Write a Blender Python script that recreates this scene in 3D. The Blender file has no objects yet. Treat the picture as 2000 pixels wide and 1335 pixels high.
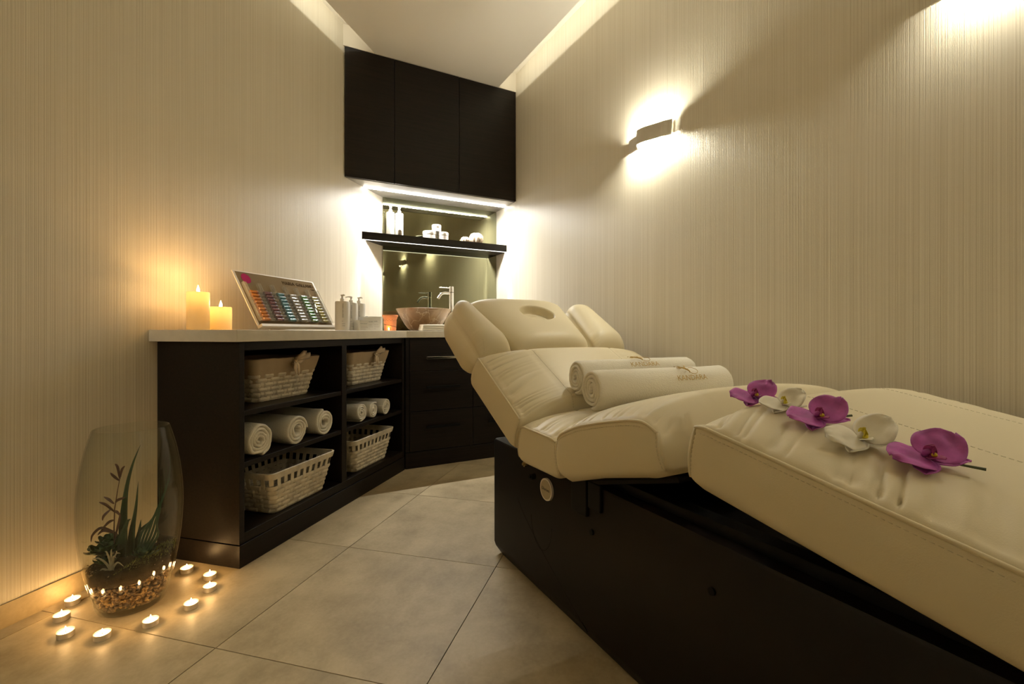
import bpy, bmesh, math, random
import numpy as np
from mathutils import Vector, Matrix, noise as mnoise

random.seed(7)
rng = np.random.default_rng(7)
SC = bpy.context.scene
COL = SC.collection

# ------------------------------------------------------------------ camera
EYE = 0.845
YAW = math.atan2(475, 906)
cam_d = bpy.data.cameras.new('camera')
cam_d.sensor_width = 36.0
cam_d.lens = 906 / 2000 * 36.0
cam_d.shift_y = -(667.5 - 648) / 2000
cam_d.clip_start = 0.02
cam = bpy.data.objects.new('camera', cam_d)
COL.objects.link(cam)
cam.location = (0, 0, EYE)
cam.rotation_euler = (math.radians(90), 0, -YAW)
SC.camera = cam

# ------------------------------------------------------------------ world, exposure
w = bpy.data.worlds.new('world')
SC.world = w
w.use_nodes = True
w.node_tree.nodes['Background'].inputs[0].default_value = (0.0, 0.0, 0.0, 1)
w.node_tree.nodes['Background'].inputs[1].default_value = 0.0
SC.view_settings.view_transform = 'Standard'
SC.view_settings.look = 'None'
SC.view_settings.exposure = 1.45
SC.view_settings.gamma = 1.0
SC.view_settings.use_curve_mapping = False
SC.cycles.max_bounces = 8
SC.cycles.diffuse_bounces = 5
SC.cycles.adaptive_threshold = 0.02
SC.cycles.transparent_max_bounces = 16
SC.cycles.caustics_reflective = False
SC.cycles.caustics_refractive = False
SC.cycles.sample_clamp_indirect = 4.0

# light levels of the lamps in the room
SCONCE_W = 40.0
LED_UP = 2.2
LED_DOWN_W = 8.0
LED_SHELF = 20.0
COVE = 0.42
CANDLE_W = 0.6
TEALIGHT_W = 0.085
LAMP_COL = (0.955, 0.92, 0.77)
LED_COL = (0.98, 0.97, 0.93)
FLAME_COL = (1.0, 0.58, 0.22)
WALL_LO = (0.63, 0.565, 0.435)
WALL_HI = (0.83, 0.775, 0.655)

# ------------------------------------------------------------------ plan of the room
XR = 1.623            # right wall
YB = 3.37             # back wall
A = math.radians(42.4)
LD = Vector((math.sin(A), math.cos(A)))       # along the left wall, towards the back
LN = Vector((math.cos(A), -math.sin(A)))      # from the left wall into the room
LP = Vector((-0.607, 1.921))
ROT_L = math.pi / 2 - A                       # local x = along the wall, local y = into the wall


def lw(s, n):
    p = LP + LD * s + LN * n
    return (p.x, p.y)


# ------------------------------------------------------------------ materials
def nodes_of(name):
    m = bpy.data.materials.new(name)
    m.use_nodes = True
    nt = m.node_tree
    return m, nt, nt.nodes['Principled BSDF']


def plain(name, col, rough=0.5, metal=0.0, spec=0.5, bump=0.0, bscale=200.0, vary=0.0, vscale=8.0, coat=0.0,
          sheen=0.0, sss=0.0, trans=0.0, emit=None, estr=0.0):
    m, nt, b = nodes_of(name)
    b.inputs['Base Color'].default_value = (*col, 1)
    b.inputs['Roughness'].default_value = rough
    b.inputs['Metallic'].default_value = metal
    b.inputs['Specular IOR Level'].default_value = spec
    b.inputs['Coat Weight'].default_value = coat
    b.inputs['Sheen Weight'].default_value = sheen
    b.inputs['Transmission Weight'].default_value = trans
    if sss:
        b.inputs['Subsurface Weight'].default_value = sss
        b.inputs['Subsurface Radius'].default_value = (0.030, 0.024, 0.016)
        b.inputs['Subsurface Scale'].default_value = 1.0
    if emit:
        b.inputs['Emission Color'].default_value = (*emit, 1)
        b.inputs['Emission Strength'].default_value = estr
    tc = nt.nodes.new('ShaderNodeTexCoord')
    if vary:
        n = nt.nodes.new('ShaderNodeTexNoise')
        n.inputs['Scale'].default_value = vscale
        n.inputs['Detail'].default_value = 5
        nt.links.new(tc.outputs['Object'], n.inputs['Vector'])
        r = nt.nodes.new('ShaderNodeValToRGB')
        r.color_ramp.elements[0].position = 0.3
        r.color_ramp.elements[1].position = 0.7
        r.color_ramp.elements[0].color = (*[c * (1 - vary) for c in col], 1)
        r.color_ramp.elements[1].color = (*[min(1, c * (1 + vary)) for c in col], 1)
        nt.links.new(n.outputs['Fac'], r.inputs['Fac'])
        nt.links.new(r.outputs['Color'], b.inputs['Base Color'])
    if bump:
        n = nt.nodes.new('ShaderNodeTexNoise')
        n.inputs['Scale'].default_value = bscale
        n.inputs['Detail'].default_value = 3
        nt.links.new(tc.outputs['Object'], n.inputs['Vector'])
        bp = nt.nodes.new('ShaderNodeBump')
        bp.inputs['Strength'].default_value = bump
        bp.inputs['Distance'].default_value = 0.002
        nt.links.new(n.outputs['Fac'], bp.inputs['Height'])
        nt.links.new(bp.outputs['Normal'], b.inputs['Normal'])
    return m


def mat_wallpaper():
    m, nt, b = nodes_of('wallpaper')
    L = nt.links
    tc = nt.nodes.new('ShaderNodeTexCoord')

    def mapped(scale):
        mp = nt.nodes.new('ShaderNodeMapping')
        mp.inputs['Scale'].default_value = scale
        L.new(tc.outputs['Object'], mp.inputs['Vector'])
        return mp

    def noise(scale, detail, rough=0.6):
        n = nt.nodes.new('ShaderNodeTexNoise')
        n.inputs['Scale'].default_value = 1.0
        n.inputs['Detail'].default_value = detail
        n.inputs['Roughness'].default_value = rough
        L.new(mapped(scale).outputs['Vector'], n.inputs['Vector'])
        return n

    def math_(op, a, b_, c=None):
        k = nt.nodes.new('ShaderNodeMath'); k.operation = op
        for q, val in enumerate((a, b_, c)):
            if val is None: continue
            if isinstance(val, float): k.inputs[q].default_value = val
            else: L.new(val, k.inputs[q])
        return k.outputs[0]
    n1 = noise((330, 2, 0.6), 2, 0.7)                 # fine vertical threads
    n2 = noise((60, 2, 0.25), 2)                      # slow change of thread density
    n3 = noise((520, 2, 520), 2)                      # weave grain
    vo = nt.nodes.new('ShaderNodeTexVoronoi'); vo.voronoi_dimensions = '1D'; vo.feature = 'DISTANCE_TO_EDGE'
    vo.inputs['Scale'].default_value = 95.0
    sx = nt.nodes.new('ShaderNodeSeparateXYZ'); L.new(tc.outputs['Object'], sx.inputs[0])
    wob = math_('MULTIPLY_ADD', n3.outputs['Fac'], 0.0012, sx.outputs[0])
    L.new(wob, vo.inputs['W'])
    gr = nt.nodes.new('ShaderNodeMapRange'); gr.interpolation_type = 'SMOOTHSTEP'
    gr.inputs['From Min'].default_value = 0.0; gr.inputs['From Max'].default_value = 0.17
    L.new(vo.outputs['Distance'], gr.inputs['Value'])
    h = math_('MULTIPLY_ADD', gr.outputs[0], 0.22, n1.outputs['Fac'])
    h = math_('MULTIPLY_ADD', n2.outputs['Fac'], 0.22, h)
    hc = math_('MULTIPLY_ADD', n3.outputs['Fac'], 0.22, h)
    r = nt.nodes.new('ShaderNodeValToRGB')
    r.color_ramp.elements[0].position = 0.55
    r.color_ramp.elements[1].position = 1.0
    r.color_ramp.elements[0].color = (*WALL_LO, 1)
    r.color_ramp.elements[1].color = (*WALL_HI, 1)
    sc_ = math_('MULTIPLY', hc, 0.80)
    L.new(sc_, r.inputs['Fac'])
    L.new(r.outputs['Color'], b.inputs['Base Color'])
    bp = nt.nodes.new('ShaderNodeBump')
    bp.inputs['Strength'].default_value = 0.5
    bp.inputs['Distance'].default_value = 0.0016
    L.new(hc, bp.inputs['Height'])
    L.new(bp.outputs['Normal'], b.inputs['Normal'])
    b.inputs['Roughness'].default_value = 0.40
    b.inputs['Specular IOR Level'].default_value = 0.45
    return m


def mat_wood():
    m, nt, b = nodes_of('wenge')
    L = nt.links
    tc = nt.nodes.new('ShaderNodeTexCoord')
    mp = nt.nodes.new('ShaderNodeMapping')
    mp.inputs['Scale'].default_value = (3.0, 90, 130)
    L.new(tc.outputs['Object'], mp.inputs['Vector'])
    n = nt.nodes.new('ShaderNodeTexNoise')
    n.inputs['Scale'].default_value = 1.0
    n.inputs['Detail'].default_value = 5
    n.inputs['Roughness'].default_value = 0.7
    L.new(mp.outputs['Vector'], n.inputs['Vector'])
    r = nt.nodes.new('ShaderNodeValToRGB')
    r.color_ramp.elements[0].position = 0.3
    r.color_ramp.elements[1].position = 0.75
    r.color_ramp.elements[0].color = (0.005, 0.0036, 0.0026, 1)
    r.color_ramp.elements[1].color = (0.017, 0.011, 0.0072, 1)
    L.new(n.outputs['Fac'], r.inputs['Fac'])
    L.new(r.outputs['Color'], b.inputs['Base Color'])
    bp = nt.nodes.new('ShaderNodeBump')
    bp.inputs['Strength'].default_value = 0.35
    bp.inputs['Distance'].default_value = 0.001
    L.new(n.outputs['Fac'], bp.inputs['Height'])
    L.new(bp.outputs['Normal'], b.inputs['Normal'])
    b.inputs['Roughness'].default_value = 0.42
    b.inputs['Specular IOR Level'].default_value = 0.22
    return m


def mat_tile():
    m, nt, b = nodes_of('stone_tile')
    L = nt.links
    tc = nt.nodes.new('ShaderNodeTexCoord')
    oi = nt.nodes.new('ShaderNodeObjectInfo')
    mul = nt.nodes.new('ShaderNodeVectorMath'); mul.operation = 'SCALE'
    cmb = nt.nodes.new('ShaderNodeCombineXYZ')
    for k in range(3):
        L.new(oi.outputs['Random'], cmb.inputs[k])
    L.new(cmb.outputs[0], mul.inputs[0]); mul.inputs['Scale'].default_value = 37.0
    ad = nt.nodes.new('ShaderNodeVectorMath'); ad.operation = 'ADD'
    L.new(tc.outputs['Object'], ad.inputs[0]); L.new(mul.outputs[0], ad.inputs[1])

    def noise(s, d, r_=0.6, stretch=None):
        n = nt.nodes.new('ShaderNodeTexNoise')
        n.inputs['Scale'].default_value = s
        n.inputs['Detail'].default_value = d
        n.inputs['Roughness'].default_value = r_
        if stretch:
            mp = nt.nodes.new('ShaderNodeMapping')
            mp.inputs['Scale'].default_value = stretch
            L.new(ad.outputs[0], mp.inputs['Vector'])
            L.new(mp.outputs['Vector'], n.inputs['Vector'])
        else:
            L.new(ad.outputs[0], n.inputs['Vector'])
        return n
    n1 = noise(5.0, 8, 0.65)
    n2 = noise(90.0, 3)
    n3 = noise(3.0, 4, 0.5, (1.0, 3.0, 1.0))
    mix = nt.nodes.new('ShaderNodeMath'); mix.operation = 'MULTIPLY_ADD'
    L.new(n2.outputs['Fac'], mix.inputs[0]); mix.inputs[1].default_value = 0.22
    L.new(n1.outputs['Fac'], mix.inputs[2])
    mix2 = nt.nodes.new('ShaderNodeMath'); mix2.operation = 'MULTIPLY_ADD'
    L.new(n3.outputs['Fac'], mix2.inputs[0]); mix2.inputs[1].default_value = 0.35
    L.new(mix.outputs[0], mix2.inputs[2])
    r = nt.nodes.new('ShaderNodeValToRGB')
    r.color_ramp.elements[0].position = 0.5
    r.color_ramp.elements[1].position = 1.0
    r.color_ramp.elements[0].color = (0.30, 0.23, 0.122, 1)
    r.color_ramp.elements[1].color = (0.57, 0.455, 0.27, 1)
    L.new(mix2.outputs[0], r.inputs['Fac'])
    L.new(r.outputs['Color'], b.inputs['Base Color'])
    bp = nt.nodes.new('ShaderNodeBump')
    bp.inputs['Strength'].default_value = 0.28
    bp.inputs['Distance'].default_value = 0.003
    L.new(mix.outputs[0], bp.inputs['Height'])
    L.new(bp.outputs['Normal'], b.inputs['Normal'])
    b.inputs['Roughness'].default_value = 0.5
    b.inputs['Specular IOR Level'].default_value = 0.4
    return m


def mat_marble():
    m, nt, b = nodes_of('brown_marble')
    L = nt.links
    tc = nt.nodes.new('ShaderNodeTexCoord')
    n = nt.nodes.new('ShaderNodeTexNoise'); n.inputs['Scale'].default_value = 9; n.inputs['Detail'].default_value = 6
    n.inputs['Distortion'].default_value = 1.2
    L.new(tc.outputs['Object'], n.inputs['Vector'])
    v = nt.nodes.new('ShaderNodeTexVoronoi'); v.feature = 'DISTANCE_TO_EDGE'; v.inputs['Scale'].default_value = 9
    mixv = nt.nodes.new('ShaderNodeVectorMath'); mixv.operation = 'MULTIPLY_ADD'
    L.new(n.outputs['Color'], mixv.inputs[0]); mixv.inputs[1].default_value = (0.16, 0.16, 0.16)
    L.new(tc.outputs['Object'], mixv.inputs[2]); L.new(mixv.outputs[0], v.inputs['Vector'])
    r = nt.nodes.new('ShaderNodeValToRGB')
    r.color_ramp.elements[0].position = 0.3; r.color_ramp.elements[0].color = (0.20, 0.115, 0.05, 1)
    r.color_ramp.elements[1].position = 0.7; r.color_ramp.elements[1].color = (0.38, 0.245, 0.125, 1)
    L.new(n.outputs['Fac'], r.inputs['Fac'])
    r2 = nt.nodes.new('ShaderNodeValToRGB')
    r2.color_ramp.elements[0].position = 0.0; r2.color_ramp.elements[0].color = (1, 1, 1, 1)
    r2.color_ramp.elements[1].position = 0.035; r2.color_ramp.elements[1].color = (0, 0, 0, 1)
    L.new(v.outputs['Distance'], r2.inputs['Fac'])
    mx = nt.nodes.new('ShaderNodeMix'); mx.data_type = 'RGBA'
    L.new(r2.outputs['Color'], mx.inputs[0]); L.new(r.outputs['Color'], mx.inputs[6])
    mx.inputs[7].default_value = (0.5, 0.38, 0.25, 1)
    L.new(mx.outputs[2], b.inputs['Base Color'])
    b.inputs['Roughness'].default_value = 0.3
    return m


def mat_glass(name, tint=(0.96, 0.97, 0.95), ior=1.5, rough=0.0):
    """thin clear glass: Fresnel reflection over plain transparency"""
    m = bpy.data.materials.new(name)
    m.use_nodes = True
    nt = m.node_tree
    nt.nodes.remove(nt.nodes['Principled BSDF'])
    out = nt.nodes['Material Output']
    t = nt.nodes.new('ShaderNodeBsdfTransparent'); t.inputs[0].default_value = (*tint, 1)
    g = nt.nodes.new('ShaderNodeBsdfGlossy'); g.inputs['Roughness'].default_value = rough
    lwt = nt.nodes.new('ShaderNodeLayerWeight'); lwt.inputs[0].default_value = 0.5
    pw = nt.nodes.new('ShaderNodeMath'); pw.operation = 'POWER'; pw.inputs[1].default_value = 4.5
    nt.links.new(lwt.outputs['Facing'], pw.inputs[0])
    f0 = ((ior - 1) / (ior + 1)) ** 2
    fr = nt.nodes.new('ShaderNodeMath'); fr.operation = 'MULTIPLY_ADD'; fr.inputs[1].default_value = 1 - f0; fr.inputs[2].default_value = f0
    nt.links.new(pw.outputs[0], fr.inputs[0])
    mx = nt.nodes.new('ShaderNodeMixShader')
    nt.links.new(fr.outputs[0], mx.inputs[0])
    nt.links.new(t.outputs[0], mx.inputs[1])
    nt.links.new(g.outputs[0], mx.inputs[2])
    nt.links.new(mx.outputs[0], out.inputs[0])
    return m


def mat_emit(name, col, strength):
    m = bpy.data.materials.new(name)
    m.use_nodes = True
    nt = m.node_tree
    nt.nodes.remove(nt.nodes['Principled BSDF'])
    e = nt.nodes.new('ShaderNodeEmission')
    e.inputs[0].default_value = (*col, 1)
    e.inputs[1].default_value = strength
    nt.links.new(e.outputs[0], nt.nodes['Material Output'].inputs[0])
    return m


M = {}
M['wall'] = mat_wallpaper()
M['wood'] = mat_wood()
M['tile'] = mat_tile()
M['grout'] = plain('grout', (0.16, 0.125, 0.085), 0.9, bump=0.2, bscale=300)
M['ceil'] = plain('ceiling_paint', (0.88, 0.84, 0.755), 0.85, bump=0.04, bscale=60)
M['white_paint'] = plain('white_paint', (0.74, 0.68, 0.57), 0.7)
M['plaster'] = plain('lamp_plaster', (0.72, 0.68, 0.60), 0.6)
M['quartz'] = plain('quartz', (0.66, 0.60, 0.49), 0.3, vary=0.05, vscale=25)
M['mirror'] = plain('tinted_mirror', (0.27, 0.27, 0.175), 0.015, metal=1.0)
M['chrome'] = plain('chrome', (0.85, 0.85, 0.86), 0.08, metal=1.0)
M['brass'] = plain('brass_bolt', (0.6, 0.47, 0.25), 0.25, metal=1.0)
M['leather'] = plain('cream_leather', (0.69, 0.605, 0.415), 0.48, spec=0.4, bump=0.12, bscale=500)
M['thread'] = plain('seam_thread', (0.60, 0.53, 0.37), 0.8)
M['black'] = plain('black_lacquer', (0.0075, 0.0052, 0.0038), 0.5, spec=0.2, vary=0.25, vscale=3)
M['black_metal'] = plain('black_metal', (0.004, 0.004, 0.004), 0.6, spec=0.15)
M['terry'] = plain('terry_cloth', (0.80, 0.75, 0.62), 0.95, bump=1.0, bscale=260, sheen=0.3)
M['gold'] = plain('gold_thread', (0.52, 0.34, 0.09), 0.5)
M['wicker'] = plain('wicker', (0.72, 0.635, 0.48), 0.6, vary=0.18, vscale=25, bump=0.3, bscale=160)
M['linen'] = plain('linen', (0.46, 0.345, 0.21), 0.8, bump=0.3, bscale=600)
M['satin'] = plain('satin_ribbon', (0.62, 0.46, 0.28), 0.4, sheen=0.3)
M['marble'] = mat_marble()
M['white_plastic'] = plain('white_plastic', (0.74, 0.71, 0.65), 0.35)
M['carton'] = plain('white_carton', (0.76, 0.73, 0.66), 0.6)
M['ink'] = plain('dark_ink', (0.07, 0.06, 0.055), 0.6)
def mat_wax():
    m, nt, b = nodes_of('ivory_wax')
    b.inputs['Base Color'].default_value = (0.88, 0.77, 0.52, 1); b.inputs['Roughness'].default_value = 0.45
    t = nt.nodes.new('ShaderNodeBsdfTranslucent'); t.inputs[0].default_value = (1.0, 0.92, 0.70, 1)
    mx = nt.nodes.new('ShaderNodeMixShader'); mx.inputs[0].default_value = 0.5
    nt.links.new(b.outputs[0], mx.inputs[1]); nt.links.new(t.outputs[0], mx.inputs[2])
    nt.links.new(mx.outputs[0], nt.nodes['Material Output'].inputs[0])
    return m


M['wax'] = mat_wax()
M['wick'] = plain('wick', (0.02, 0.015, 0.01), 0.9)
M['flame'] = mat_emit('flame', (1.0, 0.62, 0.22), 22.0)
M['alu'] = plain('tealight_cup', (0.80, 0.76, 0.70), 0.35, metal=0.9)
M['twax'] = plain('tealight_wax', (0.90, 0.84, 0.72), 0.5)
M['terracotta'] = plain('orange_ceramic', (0.85, 0.32, 0.13), 0.55, vary=0.08, vscale=30)
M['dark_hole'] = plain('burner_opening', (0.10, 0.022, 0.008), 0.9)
M['glass'] = mat_glass('clear_glass')
M['acrylic'] = mat_glass('clear_acrylic', (0.95, 0.95, 0.93), 1.35)
def mat_rail():
    m = mat_glass('bright_acrylic', (0.95, 0.95, 0.93), 1.5)
    nt = m.node_tree
    src = nt.nodes['Material Output'].inputs[0].links[0].from_socket
    d = nt.nodes.new('ShaderNodeBsdfDiffuse'); d.inputs[0].default_value = (0.9, 0.88, 0.82, 1)
    mx = nt.nodes.new('ShaderNodeMixShader'); mx.inputs[0].default_value = 0.12
    nt.links.new(src, mx.inputs[1]); nt.links.new(d.outputs[0], mx.inputs[2])
    nt.links.new(mx.outputs[0], nt.nodes['Material Output'].inputs[0])
    return m


M['rail'] = mat_rail()
M['board'] = plain('taupe_print', (0.25, 0.185, 0.11), 0.9, spec=0.0)
M['board_white'] = plain('white_edge', (0.72, 0.66, 0.56), 0.5)
M['letters'] = plain('taupe_letters', (0.10, 0.07, 0.04), 0.9, spec=0.0)
M['pink'] = plain('magenta_print', (0.42, 0.04, 0.13), 0.9, spec=0.0)
M['seal'] = plain('amber_seal', (0.17, 0.095, 0.04), 0.6)
M['soil'] = plain('dark_soil', (0.045, 0.03, 0.015), 0.95, spec=0.05, bump=1.0, bscale=140, vary=0.4, vscale=50)
M['sandy'] = plain('pale_sand', (0.33, 0.24, 0.13), 0.95, bump=0.8, bscale=300)
M['shell'] = plain('ceramic_shell', (0.72, 0.60, 0.47), 0.4)
M['shell_dark'] = plain('ornament_gap', (0.12, 0.08, 0.05), 0.6)
M['jar'] = plain('frosted_jar', (0.76, 0.72, 0.68), 0.3)
M['jar_band'] = plain('jar_label', (0.52, 0.46, 0.42), 0.5)
M['rubber'] = plain('badge_face', (0.40, 0.33, 0.20), 0.5)


def leafmat(name, col, rough=0.45):
    return plain(name, col, rough, vary=0.3, vscale=30)


M['aloe'] = leafmat('aloe_green', (0.032, 0.062, 0.022))
M['succ'] = leafmat('succulent_green', (0.036, 0.08, 0.022))
M['grassy'] = leafmat('grass_green', (0.04, 0.08, 0.035))
M['reddish'] = leafmat('reddish_leaf', (0.10, 0.042, 0.024))
M['pale_leaf'] = leafmat('pale_air_plant', (0.34, 0.30, 0.19))
M['moss'] = leafmat('moss', (0.17, 0.17, 0.03), 0.9)


# ------------------------------------------------------------------ mesh helpers
class MB:
    """collects verts/faces; build() links them as ONE mesh object"""

    def __init__(s):
        s.v = []; s.f = []

    def add(s, v, f):
        o = len(s.v)
        s.v += [tuple(p) for p in v]
        s.f += [tuple(i + o for i in q) for q in f]
        return s

    def box(s, a, b):
        x0, y0, z0 = a; x1, y1, z1 = b
        v = [(x0, y0, z0), (x1, y0, z0), (x1, y1, z0), (x0, y1, z0), (x0, y0, z1), (x1, y0, z1), (x1, y1, z1), (x0, y1, z1)]
        f = [(0, 3, 2, 1), (4, 5, 6, 7), (0, 1, 5, 4), (1, 2, 6, 5), (2, 3, 7, 6), (3, 0, 4, 7)]
        return s.add(v, f)

    def prism(s, pts, z0, z1):
        n = len(pts)
        v = [(p[0], p[1], z0) for p in pts] + [(p[0], p[1], z1) for p in pts]
        f = [tuple(range(n - 1, -1, -1)), tuple(range(n, 2 * n))]
        f += [(i, (i + 1) % n, n + (i + 1) % n, n + i) for i in range(n)]
        return s.add(v, f)

    def lathe(s, prof, n=32, c=(0, 0, 0), caps=True):
        v = []; f = []
        for r, z in prof:
            for k in range(n):
                t = 2 * math.pi * k / n
                v.append((c[0] + r * math.cos(t), c[1] + r * math.sin(t), c[2] + z))
        for i in range(len(prof) - 1):
            for k in range(n):
                k2 = (k + 1) % n
                f.append((i * n + k, i * n + k2, (i + 1) * n + k2, (i + 1) * n + k))
        if caps:
            f.append(tuple(range(n - 1, -1, -1)))
            o = (len(prof) - 1) * n
            f.append(tuple(range(o, o + n)))
        return s.add(v, f)

    def tube(s, pts, r, n=8, closed=False):
        pts = [Vector(p) for p in pts]
        rs = r if isinstance(r, (list, tuple)) else [r] * len(pts)
        v = []; f = []
        m = len(pts)
        prev = None
        for i, p in enumerate(pts):
            if closed:
                d = pts[(i + 1) % m] - pts[i - 1]
            else:
                d = pts[min(i + 1, m - 1)] - pts[max(i - 1, 0)]
            d.normalize()
            if prev is None:
                up = Vector((0, 0, 1)) if abs(d.z) < 0.9 else Vector((1, 0, 0))
                a = d.cross(up).normalized()
            else:
                a = (prev - d * prev.dot(d)).normalized()
            prev = a
            b = d.cross(a)
            for k in range(n):
                t = 2 * math.pi * k / n
                v.append(p + (a * math.cos(t) + b * math.sin(t)) * rs[i])
        e = m if closed else m - 1
        for i in range(e):
            i2 = (i + 1) % m
            for k in range(n):
                k2 = (k + 1) % n
                f.append((i * n + k, i2 * n + k, i2 * n + k2, i * n + k2))
        if not closed:
            f.append(tuple(range(n)))
            f.append(tuple(range((m - 1) * n + n - 1, (m - 1) * n - 1, -1)))
        return s.add(v, f)

    def grid(s, P, closed_u=False, closed_v=False):
        """P[i][j] points"""
        m = len(P); n = len(P[0])
        v = [tuple(q) for row in P for q in row]
        f = []
        for i in range(m if closed_u else m - 1):
            i2 = (i + 1) % m
            for j in range(n if closed_v else n - 1):
                j2 = (j + 1) % n
                f.append((i * n + j, i2 * n + j, i2 * n + j2, i * n + j2))
        return s.add(v, f)

    def move(s, mat):
        s.v = [tuple(mat @ Vector(p)) for p in s.v]
        return s

    def build(s, name, mat, parent=None, smooth=False, bevel=0.0, off=None, solid=0.0, seg=2):
        me = bpy.data.meshes.new(name)
        v = s.v
        if off is not None:
            v = [(p[0] - off[0], p[1] - off[1], p[2] - off[2]) for p in v]
        me.from_pydata(v, [], s.f)
        me.update()
        bm = bmesh.new(); bm.from_mesh(me)
        bmesh.ops.recalc_face_normals(bm, faces=bm.faces)
        bm.to_mesh(me); bm.free()
        me.materials.append(mat)
        if smooth:
            me.polygons.foreach_set('use_smooth', [True] * len(me.polygons))
        o = bpy.data.objects.new(name, me)
        COL.objects.link(o)
        if parent:
            o.parent = parent
        if bevel:
            b = o.modifiers.new('bevel', 'BEVEL'); b.width = bevel; b.segments = seg; b.limit_method = 'ANGLE'
            b.angle_limit = math.radians(40)
            if smooth is False:
                me.polygons.foreach_set('use_smooth', [True] * len(me.polygons))
                wn = o.modifiers.new('wn', 'WEIGHTED_NORMAL'); wn.keep_sharp = True
        if solid:
            sm = o.modifiers.new('solid', 'SOLIDIFY'); sm.thickness = solid; sm.offset = 0
        if smooth == 'auto':
            for e in me.edges:
                pass
            me.set_sharp_from_angle(angle=math.radians(38))
        return o


def tag(o, label, cat, group=None, kind=None):
    o['label'] = label; o['category'] = cat
    if group: o['group'] = group
    if kind: o['kind'] = kind
    return o


def thing(name, label, cat, loc=(0, 0, 0), rz=0.0, group=None):
    o = bpy.data.objects.new(name, None)
    o.empty_display_size = 0.05
    COL.objects.link(o)
    o.location = loc; o.rotation_euler = (0, 0, rz)
    return tag(o, label, cat, group)


def structure(o, label=None):
    o['kind'] = 'structure'
    if label: o['label'] = label
    return o


def copy_tree(o, parent=None):
    c = o.copy(); COL.objects.link(c); c.parent = parent
    for ch in list(o.children):
        copy_tree(ch, c)
    return c


def point_light(name, loc, watts, col, radius=0.01, parent=None):
    l = bpy.data.lights.new(name, 'POINT')
    l.energy = watts; l.color = col; l.shadow_soft_size = radius
    o = bpy.data.objects.new(name, l); COL.objects.link(o)
    o.location = loc
    if parent: o.parent = parent
    return o


def area_strip(name, p0, p1, width, watts, col, spread, parent=None, up=False):
    p0 = Vector(p0); p1 = Vector(p1)
    l = bpy.data.lights.new(name, 'AREA')
    l.shape = 'RECTANGLE'; l.size = (p1 - p0).length; l.size_y = width
    l.energy = watts; l.color = col; l.spread = math.radians(spread)
    o = bpy.data.objects.new(name, l); COL.objects.link(o)
    o.location = (p0 + p1) / 2
    d = p1 - p0
    ang = math.atan2(d.y, d.x)
    o.rotation_euler = (math.pi if up else 0, 0, ang)
    if parent: o.parent = parent
    return o


def text_mesh(txt, size, depth=0.0, align='LEFT', spacing=1.0):
    """flat lettering as verts/faces in the xy plane"""
    cu = bpy.data.curves.new('lettering_tmp', 'FONT')
    cu.body = txt; cu.size = size; cu.extrude = depth; cu.align_x = align; cu.resolution_u = 2
    cu.space_character = spacing
    ob = bpy.data.objects.new('lettering_tmp', cu); COL.objects.link(ob)
    dg = bpy.context.evaluated_depsgraph_get()
    me = bpy.data.meshes.new_from_object(ob.evaluated_get(dg))
    v = [tuple(p.co) for p in me.vertices]
    f = [tuple(p.vertices) for p in me.polygons]
    bpy.data.objects.remove(ob); bpy.data.curves.remove(cu); bpy.data.meshes.remove(me)
    return v, f


def smoothstep(a, b, x):
    t = np.clip((x - a) / (b - a), 0, 1)
    return t * t * (3 - 2 * t)

# ================================================================== STRUCTURE
ZC = 2.755            # upper ceiling
ZP = 2.622            # underside of the lowered ceiling panel
S0 = -2.3
PL = lw(S0, 0)        # where the left wall ends behind the camera
YR = -1.4
ROOM = [(0.717, YB), (PL[0], PL[1]), (PL[0], YR), (XR, YR), (XR, YB)]   # counter-clockwise


def wall(name, p0, p1, label, mat='wall', h=ZC, th=0.1, ext=0.0):
    """wall whose local x runs p0 -> p1 and whose local +y points away from the room"""
    d = Vector(p1) - Vector(p0)
    o = MB().box((-ext, 0, 0), (d.length + ext, th, h)).build(name, M[mat])
    o.location = (p0[0], p0[1], 0)
    o.rotation_euler = (0, 0, math.atan2(d.y, d.x))
    return structure(o, label)


wall('wall_left', PL, (0.717, YB), 'long side wall in ribbed beige vinyl wallpaper')
wall('wall_back', (0.717, YB), (XR, YB), 'short end wall behind the mirror', ext=0.09)
wall('wall_right', (XR, YB), (XR, YR), 'side wall in ribbed beige wallpaper carrying the wall lamps', ext=0.1)
wall('wall_rear', (XR, YR), (PL[0], YR), 'end wall opposite the mirror')
wall('wall_side', (PL[0], YR), PL, 'short closing wall in ribbed beige wallpaper', ext=0.1)

structure(MB().prism([(p[0], p[1]) for p in ROOM], ZC, ZC + 0.1).build('ceiling', M['ceil']), 'upper ceiling above the lit cove')
panel = [(0.602, 3.03), (-2.0, 0.18), (-2.0, -1.26), (1.478, -1.26), (1.478, 3.03)]
structure(MB().prism(panel, ZP, ZP + 0.020).build('ceiling_panel', M['ceil']), 'lowered beige ceiling panel with cove gaps along the walls')
structure(MB().prism([(0.403, 3.032), (1.623, 3.032), (1.623, 3.37), (0.717, 3.37)], ZP + 0.0, ZC).build('trim_1', M['white_paint']),
          'pale closing panel above the wall cabinet')

# floor: recessed grout bed with separate stone tiles laid parallel to the left wall
fl = structure(MB().prism(ROOM, -0.06, -0.003).build('floor', M['grout']), 'beige stone tile floor with thin dark joints')
TS = 0.602


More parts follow.
